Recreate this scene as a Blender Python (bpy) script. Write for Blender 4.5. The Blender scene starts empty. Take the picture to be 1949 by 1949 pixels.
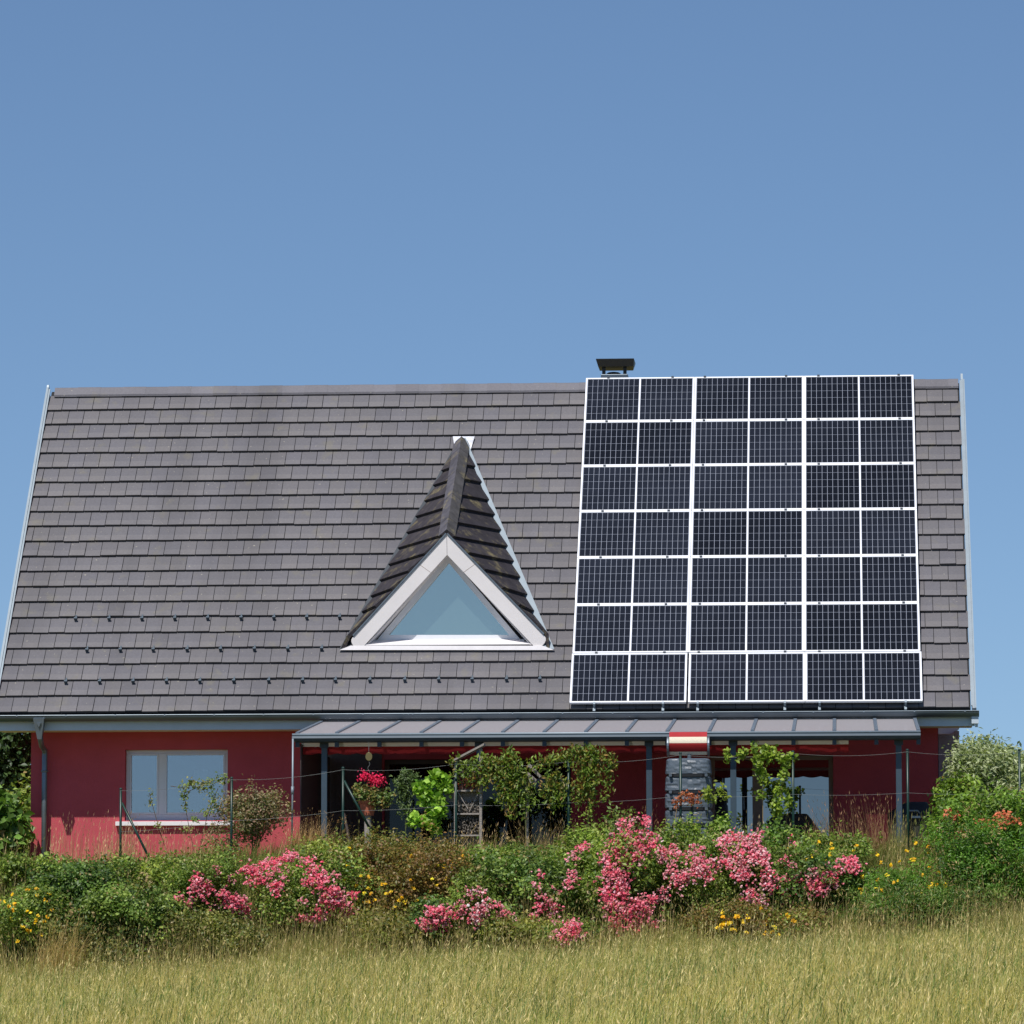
import bpy, math, random
import numpy as np
from mathutils import Vector, Matrix
R = math.radians
random.seed(5); rng = np.random.default_rng(11)
scene = bpy.context.scene; col = scene.collection

# ------------------------------------------------------------ camera (fitted to the roof and the panel grid)
F, CX, CY, CZ, YAW, PIT, ROL = 9143.8, 12.9212, -73.6221, -1.8911, 0.0682, 0.1009, 0.0011
HALF = 974.5
TH, RW, RL = 0.8554, 14.9207, 7.385          # roof pitch, width, slope length
YE, ZE = -0.75, 2.45                           # eave line
fw = Vector((-math.sin(YAW)*math.cos(PIT), math.cos(YAW)*math.cos(PIT), math.sin(PIT)))
rt = Vector((math.cos(YAW), math.sin(YAW), 0)); up = rt.cross(fw)
c_, s_ = math.cos(ROL), math.sin(ROL)
rt2 = rt*c_ - up*s_; up2 = rt*s_ + up*c_
CAM = Vector((CX, CY, CZ))
cd = bpy.data.cameras.new('camera'); cam = bpy.data.objects.new('camera', cd); col.objects.link(cam)
M = Matrix((rt2, up2, -fw)).transposed().to_4x4(); M.translation = CAM
cam.matrix_world = M; cd.sensor_width = 36; cd.lens = 36*F/1949; cd.clip_start = 1; cd.clip_end = 6000
scene.camera = cam

def ray(px, py):
    return (fw + rt2*((px-HALF)/F) - up2*((py-HALF)/F))
def at(px, py, Y):
    d = ray(px, py); return CAM + d*((Y-CY)/d.y)
def onplane(px, py, p0, n):
    d = ray(px, py); return CAM + d*((Vector(p0)-CAM).dot(n)/d.dot(n))
def X(px, Y, py=1500): return at(px, py, Y).x
def Z(py, Y, px=974): return at(px, py, Y).z
def sc(Y): return (Y-CY)/F
RN = Vector((0, -math.sin(TH), math.cos(TH)))
def S(x, s, o=0): return Vector((x, YE+s*math.cos(TH)-o*math.sin(TH), ZE+s*math.sin(TH)+o*math.cos(TH)))

# ------------------------------------------------------------ materials
def lin(r, g, b):
    f = lambda v: ((v/255+.055)/1.055)**2.4 if v > 10 else v/255/12.92
    return (f(r), f(g), f(b))
def nodes(name):
    m = bpy.data.materials.new(name); m.use_nodes = True
    nt = m.node_tree; return m, nt, nt.nodes['Principled BSDF']
def mat(name, c, rough=.6, metal=0, var=0.0, scale=8, bump=0.0, bscale=60, spec=.5, attr=False, stretch=None):
    m, nt, b = nodes(name); L = nt.links
    b.inputs['Roughness'].default_value = rough; b.inputs['Metallic'].default_value = metal
    b.inputs['Specular IOR Level'].default_value = spec
    b.inputs['Base Color'].default_value = (*c, 1)
    tc = nt.nodes.new('ShaderNodeTexCoord'); src = tc.outputs['Object']
    if stretch:
        mp = nt.nodes.new('ShaderNodeMapping'); mp.inputs['Scale'].default_value = stretch
        L.new(src, mp.inputs['Vector']); src = mp.outputs[0]
    base = None
    if attr:
        a = nt.nodes.new('ShaderNodeAttribute'); a.attribute_name = 'Col'; base = a.outputs['Color']
    if var > 0:
        n = nt.nodes.new('ShaderNodeTexNoise'); n.inputs['Scale'].default_value = scale
        n.inputs['Detail'].default_value = 8; n.inputs['Roughness'].default_value = .65
        L.new(src, n.inputs['Vector'])
        mr = nt.nodes.new('ShaderNodeMapRange'); mr.inputs[1].default_value = .3; mr.inputs[2].default_value = .7
        mr.inputs[3].default_value = 1-var; mr.inputs[4].default_value = 1+var
        L.new(n.outputs['Fac'], mr.inputs[0])
        vm = nt.nodes.new('ShaderNodeVectorMath'); vm.operation = 'SCALE'
        if base is not None: L.new(base, vm.inputs[0])
        else: vm.inputs[0].default_value = c
        L.new(mr.outputs[0], vm.inputs['Scale']); base = vm.outputs[0]
    if base is not None: L.new(base, b.inputs['Base Color'])
    if bump > 0:
        n2 = nt.nodes.new('ShaderNodeTexNoise'); n2.inputs['Scale'].default_value = bscale
        n2.inputs['Detail'].default_value = 6; L.new(src, n2.inputs['Vector'])
        bp = nt.nodes.new('ShaderNodeBump'); bp.inputs['Strength'].default_value = bump
        bp.inputs['Distance'].default_value = .02
        L.new(n2.outputs['Fac'], bp.inputs['Height']); L.new(bp.outputs[0], b.inputs['Normal'])
    return m
def leafmat(name, rough=.45, trans=.3, spec=.35):
    m, nt, b = nodes(name); L = nt.links
    a = nt.nodes.new('ShaderNodeAttribute'); a.attribute_name = 'Col'
    L.new(a.outputs['Color'], b.inputs['Base Color']); b.inputs['Roughness'].default_value = rough
    b.inputs['Specular IOR Level'].default_value = spec
    t = nt.nodes.new('ShaderNodeBsdfTranslucent'); vm = nt.nodes.new('ShaderNodeVectorMath')
    vm.operation = 'MULTIPLY'; vm.inputs[1].default_value = (1.5, 1.7, .8) if 'leaf' in name or 'grass' in name else (1.2, 1, 1)
    L.new(a.outputs['Color'], vm.inputs[0]); L.new(vm.outputs[0], t.inputs['Color'])
    mx = nt.nodes.new('ShaderNodeMixShader'); mx.inputs[0].default_value = trans
    L.new(b.outputs[0], mx.inputs[1]); L.new(t.outputs[0], mx.inputs[2])
    L.new(mx.outputs[0], nt.nodes['Material Output'].inputs['Surface'])
    return m
def panemat(name, c, refl, thru=0.0, tint=(1, 1, 1), rough=.0, gcol=(.95, .95, .95)):
    m, nt, b = nodes(name); L = nt.links
    b.inputs['Base Color'].default_value = (*c, 1); b.inputs['Roughness'].default_value = .5
    b.inputs['Specular IOR Level'].default_value = 0
    g = nt.nodes.new('ShaderNodeBsdfGlossy'); g.inputs['Roughness'].default_value = rough; g.inputs['Color'].default_value = (*gcol, 1)
    mx = nt.nodes.new('ShaderNodeMixShader'); mx.inputs[0].default_value = refl
    cur = b.outputs[0]
    if thru > 0:
        t = nt.nodes.new('ShaderNodeBsdfTransparent'); t.inputs['Color'].default_value = (*tint, 1)
        m2 = nt.nodes.new('ShaderNodeMixShader'); m2.inputs[0].default_value = thru
        L.new(cur, m2.inputs[1]); L.new(t.outputs[0], m2.inputs[2]); cur = m2.outputs[0]
    L.new(cur, mx.inputs[1]); L.new(g.outputs[0], mx.inputs[2])
    L.new(mx.outputs[0], nt.nodes['Material Output'].inputs['Surface'])
    return m

m_wall = mat('red_render', lin(184, 80, 89), .9, var=.11, scale=1.3, bump=.35, bscale=90, spec=.2)
m_wallgrey = mat('grey_render', lin(92, 84, 84), .9, var=.06, scale=2, bump=.3, bscale=90, spec=.2)
m_wood = mat('grey_wood', lin(150, 142, 134), .85, var=.2, scale=6, bump=.5, bscale=30, stretch=(1, 1, 9))
m_tile = mat('roof_tile', (.2, .2, .2), .62, var=.10, scale=26, bump=.25, bscale=120, attr=True, spec=.4)
m_dormtile = mat('dormer_tile', (.05, .05, .05), .75, var=.35, scale=7, bump=.35, bscale=60, attr=True, spec=.25)
def weather(m):
    nt = m.node_tree; b = nt.nodes['Principled BSDF']; L = nt.links; cur = b.inputs['Base Color'].links[0].from_socket
    tc = nt.nodes.new('ShaderNodeTexCoord')
    for sc_, det, lo, hi, colr, amt in (((.9, .12, .12), 4, .48, .72, lin(70, 68, 70), .35), ((14, 14, 14), 5, .69, .74, lin(176, 170, 150), .55), ((2.2, 2.2, 2.2), 9, .60, .72, lin(122, 116, 92), .28)):
        mp = nt.nodes.new('ShaderNodeMapping'); mp.inputs['Scale'].default_value = sc_; L.new(tc.outputs['Object'], mp.inputs[0])
        n = nt.nodes.new('ShaderNodeTexNoise'); n.inputs['Scale'].default_value = 1.6; n.inputs['Detail'].default_value = det; L.new(mp.outputs[0], n.inputs['Vector'])
        mr = nt.nodes.new('ShaderNodeMapRange'); mr.inputs[1].default_value = lo; mr.inputs[2].default_value = hi; mr.inputs[4].default_value = amt
        L.new(n.outputs['Fac'], mr.inputs[0]); mx = nt.nodes.new('ShaderNodeMix'); mx.data_type = 'RGBA'
        L.new(mr.outputs[0], mx.inputs[0]); L.new(cur, mx.inputs[6]); mx.inputs[7].default_value = (*colr, 1); cur = mx.outputs[2]
    L.new(cur, b.inputs['Base Color'])
weather(m_tile)
m_under = mat('underlay', (.02, .02, .022), .9)
m_zinc = mat('zinc', lin(112, 122, 130), .42, metal=.55, var=.14, scale=5, bump=.08, bscale=14)
m_zincdark = mat('zinc_dark', lin(92, 102, 110), .38, metal=.6, var=.18, scale=3, stretch=(.5, 2, 2))
m_zinclight = mat('zinc_light', lin(134, 146, 154), .5, metal=.25, var=.08, scale=5)
m_fascia = mat('fascia_paint', lin(186, 198, 208), .55, var=.06, scale=3)
m_cream = mat('cream_paint', lin(214, 205, 190), .6, var=.05, scale=3)
m_white = mat('white_board', lin(216, 211, 209), .5, var=.04, scale=2, bump=.05)
m_pvc = mat('white_pvc', lin(216, 218, 222), .35, var=.02)
m_beige = mat('beige_frame', lin(140, 124, 112), .5, var=.04)
m_sill = mat('stone_sill', lin(226, 222, 222), .6, var=.05)
m_dark = mat('dark_interior', (.012, .012, .014), .9)
m_black = mat('black_metal', (.012, .012, .013), .45, var=.2, scale=20)
m_anth = mat('anthracite_paint', lin(60, 76, 88), .45, metal=.1, var=.08, scale=4)
m_rafter = mat('rafter_paint', lin(96, 108, 120), .45)
m_anthdk = mat('anthracite_dark', lin(44, 52, 60), .45, metal=.1)
m_alu = mat('panel_frame', lin(232, 234, 238), .4, metal=.0, spec=.8)  # aluminium whitened by sun glint, the glint put into the base colour
m_back = mat('panel_backsheet', lin(150, 156, 170), .3, spec=.5)
m_cell = mat('solar_cell', lin(27, 30, 38), .18, var=.25, scale=.9, spec=.12)
nt_ = m_cell.node_tree; oi = nt_.nodes.new('ShaderNodeObjectInfo'); mr_ = nt_.nodes.new('ShaderNodeMapRange'); mr_.inputs[3].default_value = .6; mr_.inputs[4].default_value = 1.5
b_ = nt_.nodes['Principled BSDF']; old_ = b_.inputs['Base Color'].links[0].from_socket; vm_ = nt_.nodes.new('ShaderNodeVectorMath'); vm_.operation = 'SCALE'
nt_.links.new(oi.outputs['Random'], mr_.inputs[0]); nt_.links.new(old_, vm_.inputs[0]); nt_.links.new(mr_.outputs[0], vm_.inputs['Scale']); nt_.links.new(vm_.outputs[0], b_.inputs['Base Color'])
m_fencegreen = mat('green_steel', lin(14, 48, 38), .4, spec=.5, var=.1)
m_wire = mat('wire_steel', lin(110, 114, 112), .6, metal=.2)
m_red = mat('red_fabric', lin(165, 36, 36), .9, var=.08, scale=3)
m_brightred = mat('lensed_red', lin(176, 58, 60), .4, var=.05)  # awning colour seen through the clear hopper, painted on its bands
m_lensedcream = mat('lensed_cream', lin(226, 218, 198), .4)
m_terra = mat('terracotta', lin(178, 100, 74), .8, var=.12, scale=9)
m_barrel = mat('grey_plastic', lin(84, 94, 104), .42, var=.1, scale=9, bump=.25, bscale=30)
m_cover = mat('black_cover', (.010, .010, .011), .75, bump=.3, bscale=9)
m_lining = mat('straw_weathered', lin(112, 104, 94), .9, var=.3, scale=40, bump=.4, bscale=60)
m_redbrick = mat('clay_filling', lin(170, 80, 50), .8, var=.25, scale=30)
m_bark = mat('bark', lin(86, 70, 54), .9, var=.3, scale=20, bump=.5, bscale=30)
m_stem = mat('green_stem', lin(74, 84, 40), .7, var=.2, scale=20)
m_drystem = mat('dry_stem', lin(150, 128, 90), .8, var=.2, scale=20)
m_leaf = leafmat('leaf'); m_petal = leafmat('petal', .6, .25, .2); m_grass = leafmat('grass_blade', .55, .3, .25)
m_pane = panemat('window_pane', (.012, .014, .018), .24, .0)
m_panedk = panemat('window_pane_dim', (.008, .008, .009), .025, .6, (.5, .5, .5))
m_beigedk = mat('brown_frame', lin(70, 62, 58), .5)
m_panesee = panemat('window_pane_clear', (.012, .014, .018), .27, .75, (.8, .85, .9))
m_dormpane = panemat('dormer_pane', (.055, .085, .08), .5, rough=.04, gcol=(.98, .96, .84))
m_roofglass = panemat('pergola_glass', lin(176, 172, 174), .10, .42, (.86, .86, .88), rough=.1)
m_screen = panemat('screen_fabric', lin(88, 76, 72), .02, .30, (.5, .5, .5), rough=.3)

# ------------------------------------------------------------ mesh builders
class MB:
    def __init__(s): s.v = []; s.f = []; s.m = []; s.c = []; s.cc = (.5, .5, .5); s.k = 0
    def add(s, vs, fs, k=None, c=None):
        n = len(s.v); s.v += [tuple(v) for v in vs]; s.c += [c or s.cc]*len(vs)
        for f in fs: s.f.append(tuple(i+n for i in f)); s.m.append(s.k if k is None else k)
        return s
    def box(s, x0, x1, y0, y1, z0, z1, k=None):
        v = [(x, y, z) for z in (z0, z1) for y in (y0, y1) for x in (x0, x1)]
        return s.add(v, [(0, 2, 3, 1), (4, 5, 7, 6), (0, 1, 5, 4), (2, 6, 7, 3), (0, 4, 6, 2), (1, 3, 7, 5)], k)
    def prism(s, poly, e, k=None, c=None):     # poly of 3D points extruded along e
        n = len(poly); e = Vector(e); v = [Vector(p) for p in poly]; v = v+[p+e for p in v]
        nn = sum(((v[i]-v[0]).cross(v[i+1]-v[0]) for i in range(1, n-1)), Vector())
        fs = [tuple(range(n-1, -1, -1)), tuple(range(n, 2*n))]+[(i, (i+1) % n, n+(i+1) % n, n+i) for i in range(n)]
        if nn.dot(e) < 0: fs = [f[::-1] for f in fs]
        return s.add(v, fs, k, c)
    def obox(s, o, a, b, c, k=None, col=None):      # corner + three edge vectors
        o, a, b, c = map(Vector, (o, a, b, c)); return s.prism([o, o+a, o+a+b, o+b], c, k, col)
    def tube(s, pts, r, n=8, k=None, cap=True, c=None):
        pts = [Vector(p) for p in pts]; rr = r if isinstance(r, (list, tuple)) else [r]*len(pts)
        vs = []; fs = []; ref = None
        for i, p in enumerate(pts):
            t = (pts[min(i+1, len(pts)-1)]-pts[max(i-1, 0)]).normalized()
            a = (ref - t*ref.dot(t)).normalized() if ref is not None and (ref-t*ref.dot(t)).length > 1e-4 else t.orthogonal().normalized()
            ref = a; b = t.cross(a)
            for j in range(n):
                an = 2*math.pi*j/n; vs.append(p+(a*math.cos(an)+b*math.sin(an))*rr[i])
        for i in range(len(pts)-1):
            for j in range(n):
                fs.append((i*n+j, i*n+(j+1) % n, (i+1)*n+(j+1) % n, (i+1)*n+j))
        if cap: fs += [tuple(range(n-1, -1, -1)), tuple(range((len(pts)-1)*n, len(pts)*n))]
        return s.add(vs, fs, k, c)
    def lathe(s, c, prof, n=24, k=None, sq=None):   # prof (r,z); sq: superellipse power
        c = Vector(c); vs = []; fs = []
        for r, z in prof:
            for j in range(n):
                a = 2*math.pi*j/n; ca, sa = math.cos(a), math.sin(a)
                q = 1 if not sq else 1/((abs(ca)**sq+abs(sa)**sq)**(1/sq))
                vs.append(c+Vector((r*q*ca, r*q*sa, z)))
        for i in range(len(prof)-1):
            for j in range(n): fs.append((i*n+j, i*n+(j+1) % n, (i+1)*n+(j+1) % n, (i+1)*n+j))
        fs += [tuple(range(n-1, -1, -1)), tuple(range((len(prof)-1)*n, len(prof)*n))]
        return s.add(vs, fs, k)
    def build(s, name, mats, parent=None, smooth=False, org=None, bevel=0):
        if not isinstance(mats, (list, tuple)): mats = [mats]
        v = np.array(s.v, float)
        if parent is not None: o = Vector(parent['_o'])
        elif org is not None: o = Vector(org)
        else: o = Vector(((v[:, 0].min()+v[:, 0].max())/2, (v[:, 1].min()+v[:, 1].max())/2, v[:, 2].min()))
        me = bpy.data.meshes.new(name); me.from_pydata((v-np.array(o)).tolist(), [], s.f); me.update()
        for m in mats: me.materials.append(m)
        me.polygons.foreach_set('material_index', s.m)
        if len(set(s.c)) > 1 or s.c[0] != (.5, .5, .5):
            ca = me.color_attributes.new('Col', 'FLOAT_COLOR', 'POINT')
            a = np.ones((len(s.c), 4), np.float32); a[:, :3] = np.array(s.c); ca.data.foreach_set('color', a.ravel())
        if smooth: me.polygons.foreach_set('use_smooth', [True]*len(me.polygons))
        return link(name, me, parent, o, bevel, smooth)
def link(name, me, parent, o, bevel=0, smooth=False):
    ob = bpy.data.objects.new(name, me); col.objects.link(ob)
    if parent is not None: ob.parent = parent
    else: ob.location = o
    ob['_o'] = [float(q) for q in o]
    if bevel:
        b = ob.modifiers.new('bevel', 'BEVEL'); b.width = bevel; b.segments = 2; b.limit_method = 'ANGLE'
    if smooth:
        try: ob.data.polygons.foreach_set('use_smooth', [True]*len(ob.data.polygons))
        except Exception: pass
    return ob
def tag(o, label=None, cat=None, group=None, kind=None):
    if label: o['label'] = label
    if cat: o['category'] = cat
    if group: o['group'] = group
    if kind: o['kind'] = kind
    return o
def thing(name, loc, label, cat, group=None):
    e = bpy.data.objects.new(name, None); col.objects.link(e); e.location = loc; e.empty_display_size = .2
    e['_o'] = [float(q) for q in loc]; return tag(e, label, cat, group)

class TM:   # triangle soup with colours, numpy
    def __init__(s): s.V = []; s.T = []; s.C = []; s.n = 0
    def add(s, v, t, c):
        s.V.append(v); s.T.append(t+s.n); s.C.append(c); s.n += len(v)
    def build(s, name, m, parent=None, org=None):
        v = np.concatenate(s.V); t = np.concatenate(s.T); c = np.concatenate(s.C)
        o = Vector(parent['_o']) if parent is not None else Vector(org) if org is not None else Vector((v[:, 0].mean(), v[:, 1].mean(), v[:, 2].min()))
        v = v-np.array(o); me = bpy.data.meshes.new(name)
        me.vertices.add(len(v)); me.vertices.foreach_set('co', v.astype(np.float32).ravel())
        me.loops.add(len(t)*3); me.loops.foreach_set('vertex_index', t.astype(np.int32).ravel())
        me.polygons.add(len(t)); me.polygons.foreach_set('loop_start', np.arange(0, len(t)*3, 3, dtype=np.int32))
        me.polygons.foreach_set('loop_total', np.full(len(t), 3, np.int32))
        me.update(calc_edges=True)
        ca = me.color_attributes.new('Col', 'FLOAT_COLOR', 'POINT')
        a = np.ones((len(v), 4), np.float32); a[:, :3] = c; ca.data.foreach_set('color', a.ravel())
        me.materials.append(m); me.validate()
        return link(name, me, parent, o)
def norm(a): return a/np.maximum(np.linalg.norm(a, axis=1, keepdims=True), 1e-9)
def pal(cols, n, jit=.15, w=None):
    cols = np.array(cols, float); i = rng.choice(len(cols), n, p=w); c = cols[i]
    j = rng.choice(len(cols), n, p=w); u = rng.random((n, 1))*.5
    c = c*(1-u)+cols[j]*u
    return np.clip(c*(1+jit*rng.standard_normal((n, 1))), .003, .95)
def leaves(tm, P, N, ln, asp, cols, droop=0, fold=.12):
    n = len(P); N = norm(N)
    t = rng.standard_normal((n, 3)); t[:, 2] -= droop; t = norm(t-N*(t*N).sum(1, keepdims=True)); b = np.cross(N, t)
    l = (ln*(.65+.7*rng.random(n)))[:, None]; w = l*asp
    v = np.stack([P-t*l*.5, P+b*w*.5+N*l*fold, P+t*l*.5, P-b*w*.5+N*l*fold], 1).reshape(-1, 3)
    k = np.arange(n)[:, None]*4; T = np.stack([k+[0, 1, 2], k+[0, 2, 3]], 1).reshape(-1, 3)
    tm.add(v, T, np.repeat(cols, 4, 0))
def blades(tm, P, h, w, lean, cols, head=0, headcol=None, wind=(.15, 0, 0)):
    n = len(P); a = rng.random(n)*6.283; d = np.stack([np.cos(a), np.sin(a), 0*a], 1)
    sd = np.stack([-np.sin(a+rng.normal(0, .6, n)), np.cos(a), 0*a], 1); L = (lean*rng.random(n))[:, None]
    h = h[:, None]; w = np.broadcast_to(np.asarray(w, float), (n,))[:, None]; U = np.array([0, 0, 1.]); wd = np.array(wind)
    mid = P+U*h*.55+(d*L*.3+wd*.3)*h; tip = P+U*h*(1-.35*L)+(d*L+wd)*h
    v = [P-sd*w, P+sd*w, mid-sd*w*.8, mid+sd*w*.8, tip]; q = [[0, 1, 3], [0, 3, 2], [2, 3, 4]]
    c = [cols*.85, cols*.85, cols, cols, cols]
    if head:
        hc = headcol if headcol is not None else cols; ax = norm(tip-mid); e = tip+ax*head*1.0; m0 = tip-ax*head*.3; hw = head*.085
        v += [m0, tip+sd*hw+ax*head*.2, e, tip-sd*hw+ax*head*.2]; q += [[5, 6, 7], [5, 7, 8]]; c += [hc]*4
    V = np.stack(v, 1); K = V.shape[1]; k = (np.arange(n)*K)[:, None, None]
    T = (k+np.array(q)[None]).reshape(-1, 3)
    tm.add(V.reshape(-1, 3), T, np.stack(c, 1).reshape(-1, 3))

# ------------------------------------------------------------ terrain
def sstep(a, b, x):
    t = np.clip((x-a)/(b-a), 0, 1); return t*t*(3-2*t)
def gz(x, y):
    x = np.asarray(x, float); y = np.asarray(y, float)
    f = -1.62+.043*(np.clip(x, -25, 40)-7)+.045*(np.maximum(y, -110)+8.8)
    return f*(1-sstep(-9.4, -4.9, y))
xs = np.unique(np.concatenate([np.linspace(-600, -30, 8), np.linspace(-25, 40, 80), np.linspace(45, 600, 8)]))
ys = np.unique(np.concatenate([np.linspace(-600, -115, 6), np.linspace(-110, -12, 60), np.linspace(-12, -4, 34), np.linspace(-3, 30, 8), np.linspace(50, 900, 8)]))
g = MB(); vv = []
for y in ys:
    for x in xs: vv.append((x, y, float(gz(x, y))-.004+.02*math.sin(x*2.1)*math.sin(y*1.7)*(y < -9)))
nx = len(xs); g.add(vv, [(j*nx+i, j*nx+i+1, (j+1)*nx+i+1, (j+1)*nx+i) for j in range(len(ys)-1) for i in range(nx-1)])
m_ground = mat('ground_soil', lin(104, 96, 50), .95, var=.35, scale=1.2, bump=.5, bscale=8)
tag(g.build('ground', m_ground, smooth=True, org=(0, 0, 0)), kind='structure')
m_pave = mat('terrace_slabs', lin(140, 134, 130), .85, var=.1, scale=4)
pv = MB(); pv.box(X(545, -4), X(1790, 0), -4.75, 0, -.12, .03)
tag(pv.build('terrace', m_pave), kind='structure')

# ------------------------------------------------------------ house
WX0, WX1 = X(58.5, 0), X(1786, 0)
house = thing('house', (7.4, 4.1, 0), 'red rendered single storey house with a tall grey tiled roof and a triangular dormer', 'house')
YB = 8.3; wt = .35; ZW = 2.30
YR = YE+RL*math.cos(TH); ZR = ZE+RL*math.sin(TH)
win = (X(240, .12, 1490), X(435, .12, 1490), Z(1562, .1, 330), Z(1427, .1, 330))
d1 = (X(732, .1), X(1088, .1), .03, Z(1445, .1))
d2 = (X(1352, .1), X(1586, .1), .03, Z(1440, .1))
w = MB(); holes = [win, d1, d2]
xsx = [WX0]+[q for h in holes for q in h[:2]]+[WX1]
for i in range(len(xsx)-1):
    x0, x1 = xsx[i], xsx[i+1]
    if i % 2 == 0: w.box(x0, x1, 0, wt, -.6, ZW)
    else:
        h = holes[i//2]; w.box(x0, x1, 0, wt, h[3], ZW)
        w.box(x0, x1, 0, wt, -.6, h[2])
w.box(WX0, WX1, YB-wt, YB, -.6, ZW)
for xa in (WX0, WX1-wt):
    w.prism([(xa, wt, -.6), (xa, YB-wt, -.6), (xa, YB-wt, ZW), (xa, YB-wt, ZW+.38), (xa, YR, ZR-.35), (xa, wt, ZW+.38)], (wt, 0, 0))
w.build('wall', m_wall, house)
# dark room shell so that the openings look into a room
rm = MB()
for h in (win, d1, d2):
    x0, x1 = h[0]-.8, h[1]+.8
    rm.box(x0, x1, 3.2, 3.25, -.05, 2.35); rm.box(x0-.05, x0, wt+.01, 3.25, -.05, 2.35); rm.box(x1, x1+.05, wt+.01, 3.25, -.05, 2.35)
    rm.box(x0, x1, wt+.01, 3.2, 2.3, 2.35); rm.box(x0, x1, wt+.01, 3.2, -.08, -.02)
rm.build('room_shell', mat('room_paint', lin(70, 68, 70), .9), house)
# grey wall panel beside the terrace door
MB().box(X(606, 0), X(727, 0), -.03, -.002, .03, 2.28).build('wall_panel', m_wallgrey, house)

# left window
x0, x1, z0, z1 = win; y0, y1 = .13, .19; ft = .055
wf = MB(); mid = X(308, .13, 1490)
for a in ((x0, x1, z0, z0+.10), (x0, x1, z1-ft, z1)): wf.box(a[0], a[1], y0, y1, a[2], a[3])
for a in ((x0, x0+ft), (x1-ft, x1), (mid-.05, mid+.05)): wf.box(a[0], a[1], y0-.003, y1, z0+.1, z1-ft)
wo = wf.build('window', m_pvc, house, bevel=.004)
for k, (a, b) in enumerate(((x0+ft, mid-.05), (mid+.05, x1-ft))):
    pn = MB(); bd = .028
    pn.box(a, b, y0+.02, y0+.03, z0+.1, z1-ft); pn.build('pane', m_panesee, wo)
    sh = MB()
    for q in ((a, b, z0+.1, z0+.1+bd), (a, b, z1-ft-bd, z1-ft)): sh.box(q[0], q[1], y0-.012, y0+.015, q[2], q[3])
    for q in ((a, a+bd), (b-bd, b)): sh.box(q[0], q[1], y0-.010, y0+.015, z0+.1+bd, z1-ft-bd)
    sh.build('sash', m_pvc, wo, bevel=.003)
MB().box(X(220, -.05, 1565), X(445, -.05, 1565), -.08, .13, Z(1569, -.08), Z(1561, -.08)).build('window_sill', m_sill, wo, bevel=.004)

# terrace doors
def slide(h, mull, fm, pm, fw_=.07):
    x0, x1, z0, z1 = h; f = MB(); y0 = .13
    f.box(x0, x1, y0, y0+.09, z1-fw_, z1); f.box(x0, x1, y0, y0+.09, z0, z0+.06)
    for a, b in [(x0, x0+fw_), (x1-fw_, x1)]+mull: f.box(a, b, y0-.004, y0+.09, z0+.06, z1-fw_)
    o = f.build('terrace_door', fm, house, bevel=.004)
    ed = sorted([x0+fw_, x1-fw_]+[q for m_ in mull for q in m_])
    for i in range(0, len(ed), 2):
        MB().box(ed[i], ed[i+1], y0+.03, y0+.045, z0+.06, z1-fw_).build('pane', pm, o)
    MB().box(mull[0][0]-.14, mull[0][0]-.12, y0-.05, y0-.03, z0+.95, z0+1.15).build('handle', m_zinc, o)
slide(d1, [(X(905, .1), X(905, .1)+.08)], m_beigedk, m_panedk)
slide(d2, [(X(1432, .1), X(1451, .1))], m_beige, m_pane)
# roof tiles
o0 = .06
PL = onplane(646, 1237.4, S(0, 0, o0), RN); PR = onplane(1055, 1237.4, S(0, 0, o0), RN)
PT = onplane(879, 836, S(0, 0, o0+.02), RN)
def in_dormer(x, s):
    p = S(x, s, o0); t = (p.z-PL.z)/(PT.z-PL.z)
    if t < .0 or t > .8: return False
    return PL.x+(PT.x-PL.x)*t+.28 < x < PR.x+(PT.x-PR.x)*t-.28
rf = MB(); GA = .3455; TW = .252
def tilecol():
    t = random.random(); b = np.array(lin(98, 96, 100))*(1-t)+np.array(lin(102, 99, 100))*t
    if random.random() < .03: b = b*.86
    return b*(1+random.gauss(0, .028))
for r_ in range(21):
    s0 = r_*GA; s1 = min(s0+GA+.03, RL-.02); off = -(TW*.5 if r_ % 2 else 0)
    x = off; wob = random.uniform(0, 6)
    while x < RW-.02:
        a = max(x+.0045, .02); b = min(x+TW-.0045, RW-.02); x += TW
        if b-a < .03: continue
        if in_dormer((a+b)/2, s0+GA*.5): continue
        ds = random.gauss(0, .0025)+.006*math.sin(x*.9+wob)+.003*math.sin(x*3.1+wob*2)+(-.012 if random.random() < .012 else 0); do = random.gauss(0, .0022); tl = random.gauss(0, .0018)
        sm = s0+GA*.36; c = tilecol()
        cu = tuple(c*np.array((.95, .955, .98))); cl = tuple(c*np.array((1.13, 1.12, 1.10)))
        T = lambda X_, s, o: S(X_, s, o)
        e = s0+ds
        v = [T(a, e, .062+do), T(b, e, .062+do+tl), T(b, sm, .050+do+tl), T(a, sm, .050+do),
             T(b, sm, .0475+do+tl), T(a, sm, .0475+do), T(b, s1, .020), T(a, s1, .020),
             T(a, e+.004, .028), T(b, e+.004, .028), T(a, sm, .02), T(b, sm, .02)]
        n = len(rf.v)
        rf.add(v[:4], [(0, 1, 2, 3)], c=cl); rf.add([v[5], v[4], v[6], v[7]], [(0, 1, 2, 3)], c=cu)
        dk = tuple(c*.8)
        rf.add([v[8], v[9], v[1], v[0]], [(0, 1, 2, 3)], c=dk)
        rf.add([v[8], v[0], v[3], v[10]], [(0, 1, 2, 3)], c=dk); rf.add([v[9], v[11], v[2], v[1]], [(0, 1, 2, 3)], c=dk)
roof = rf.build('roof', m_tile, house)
ul = MB()
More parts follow.
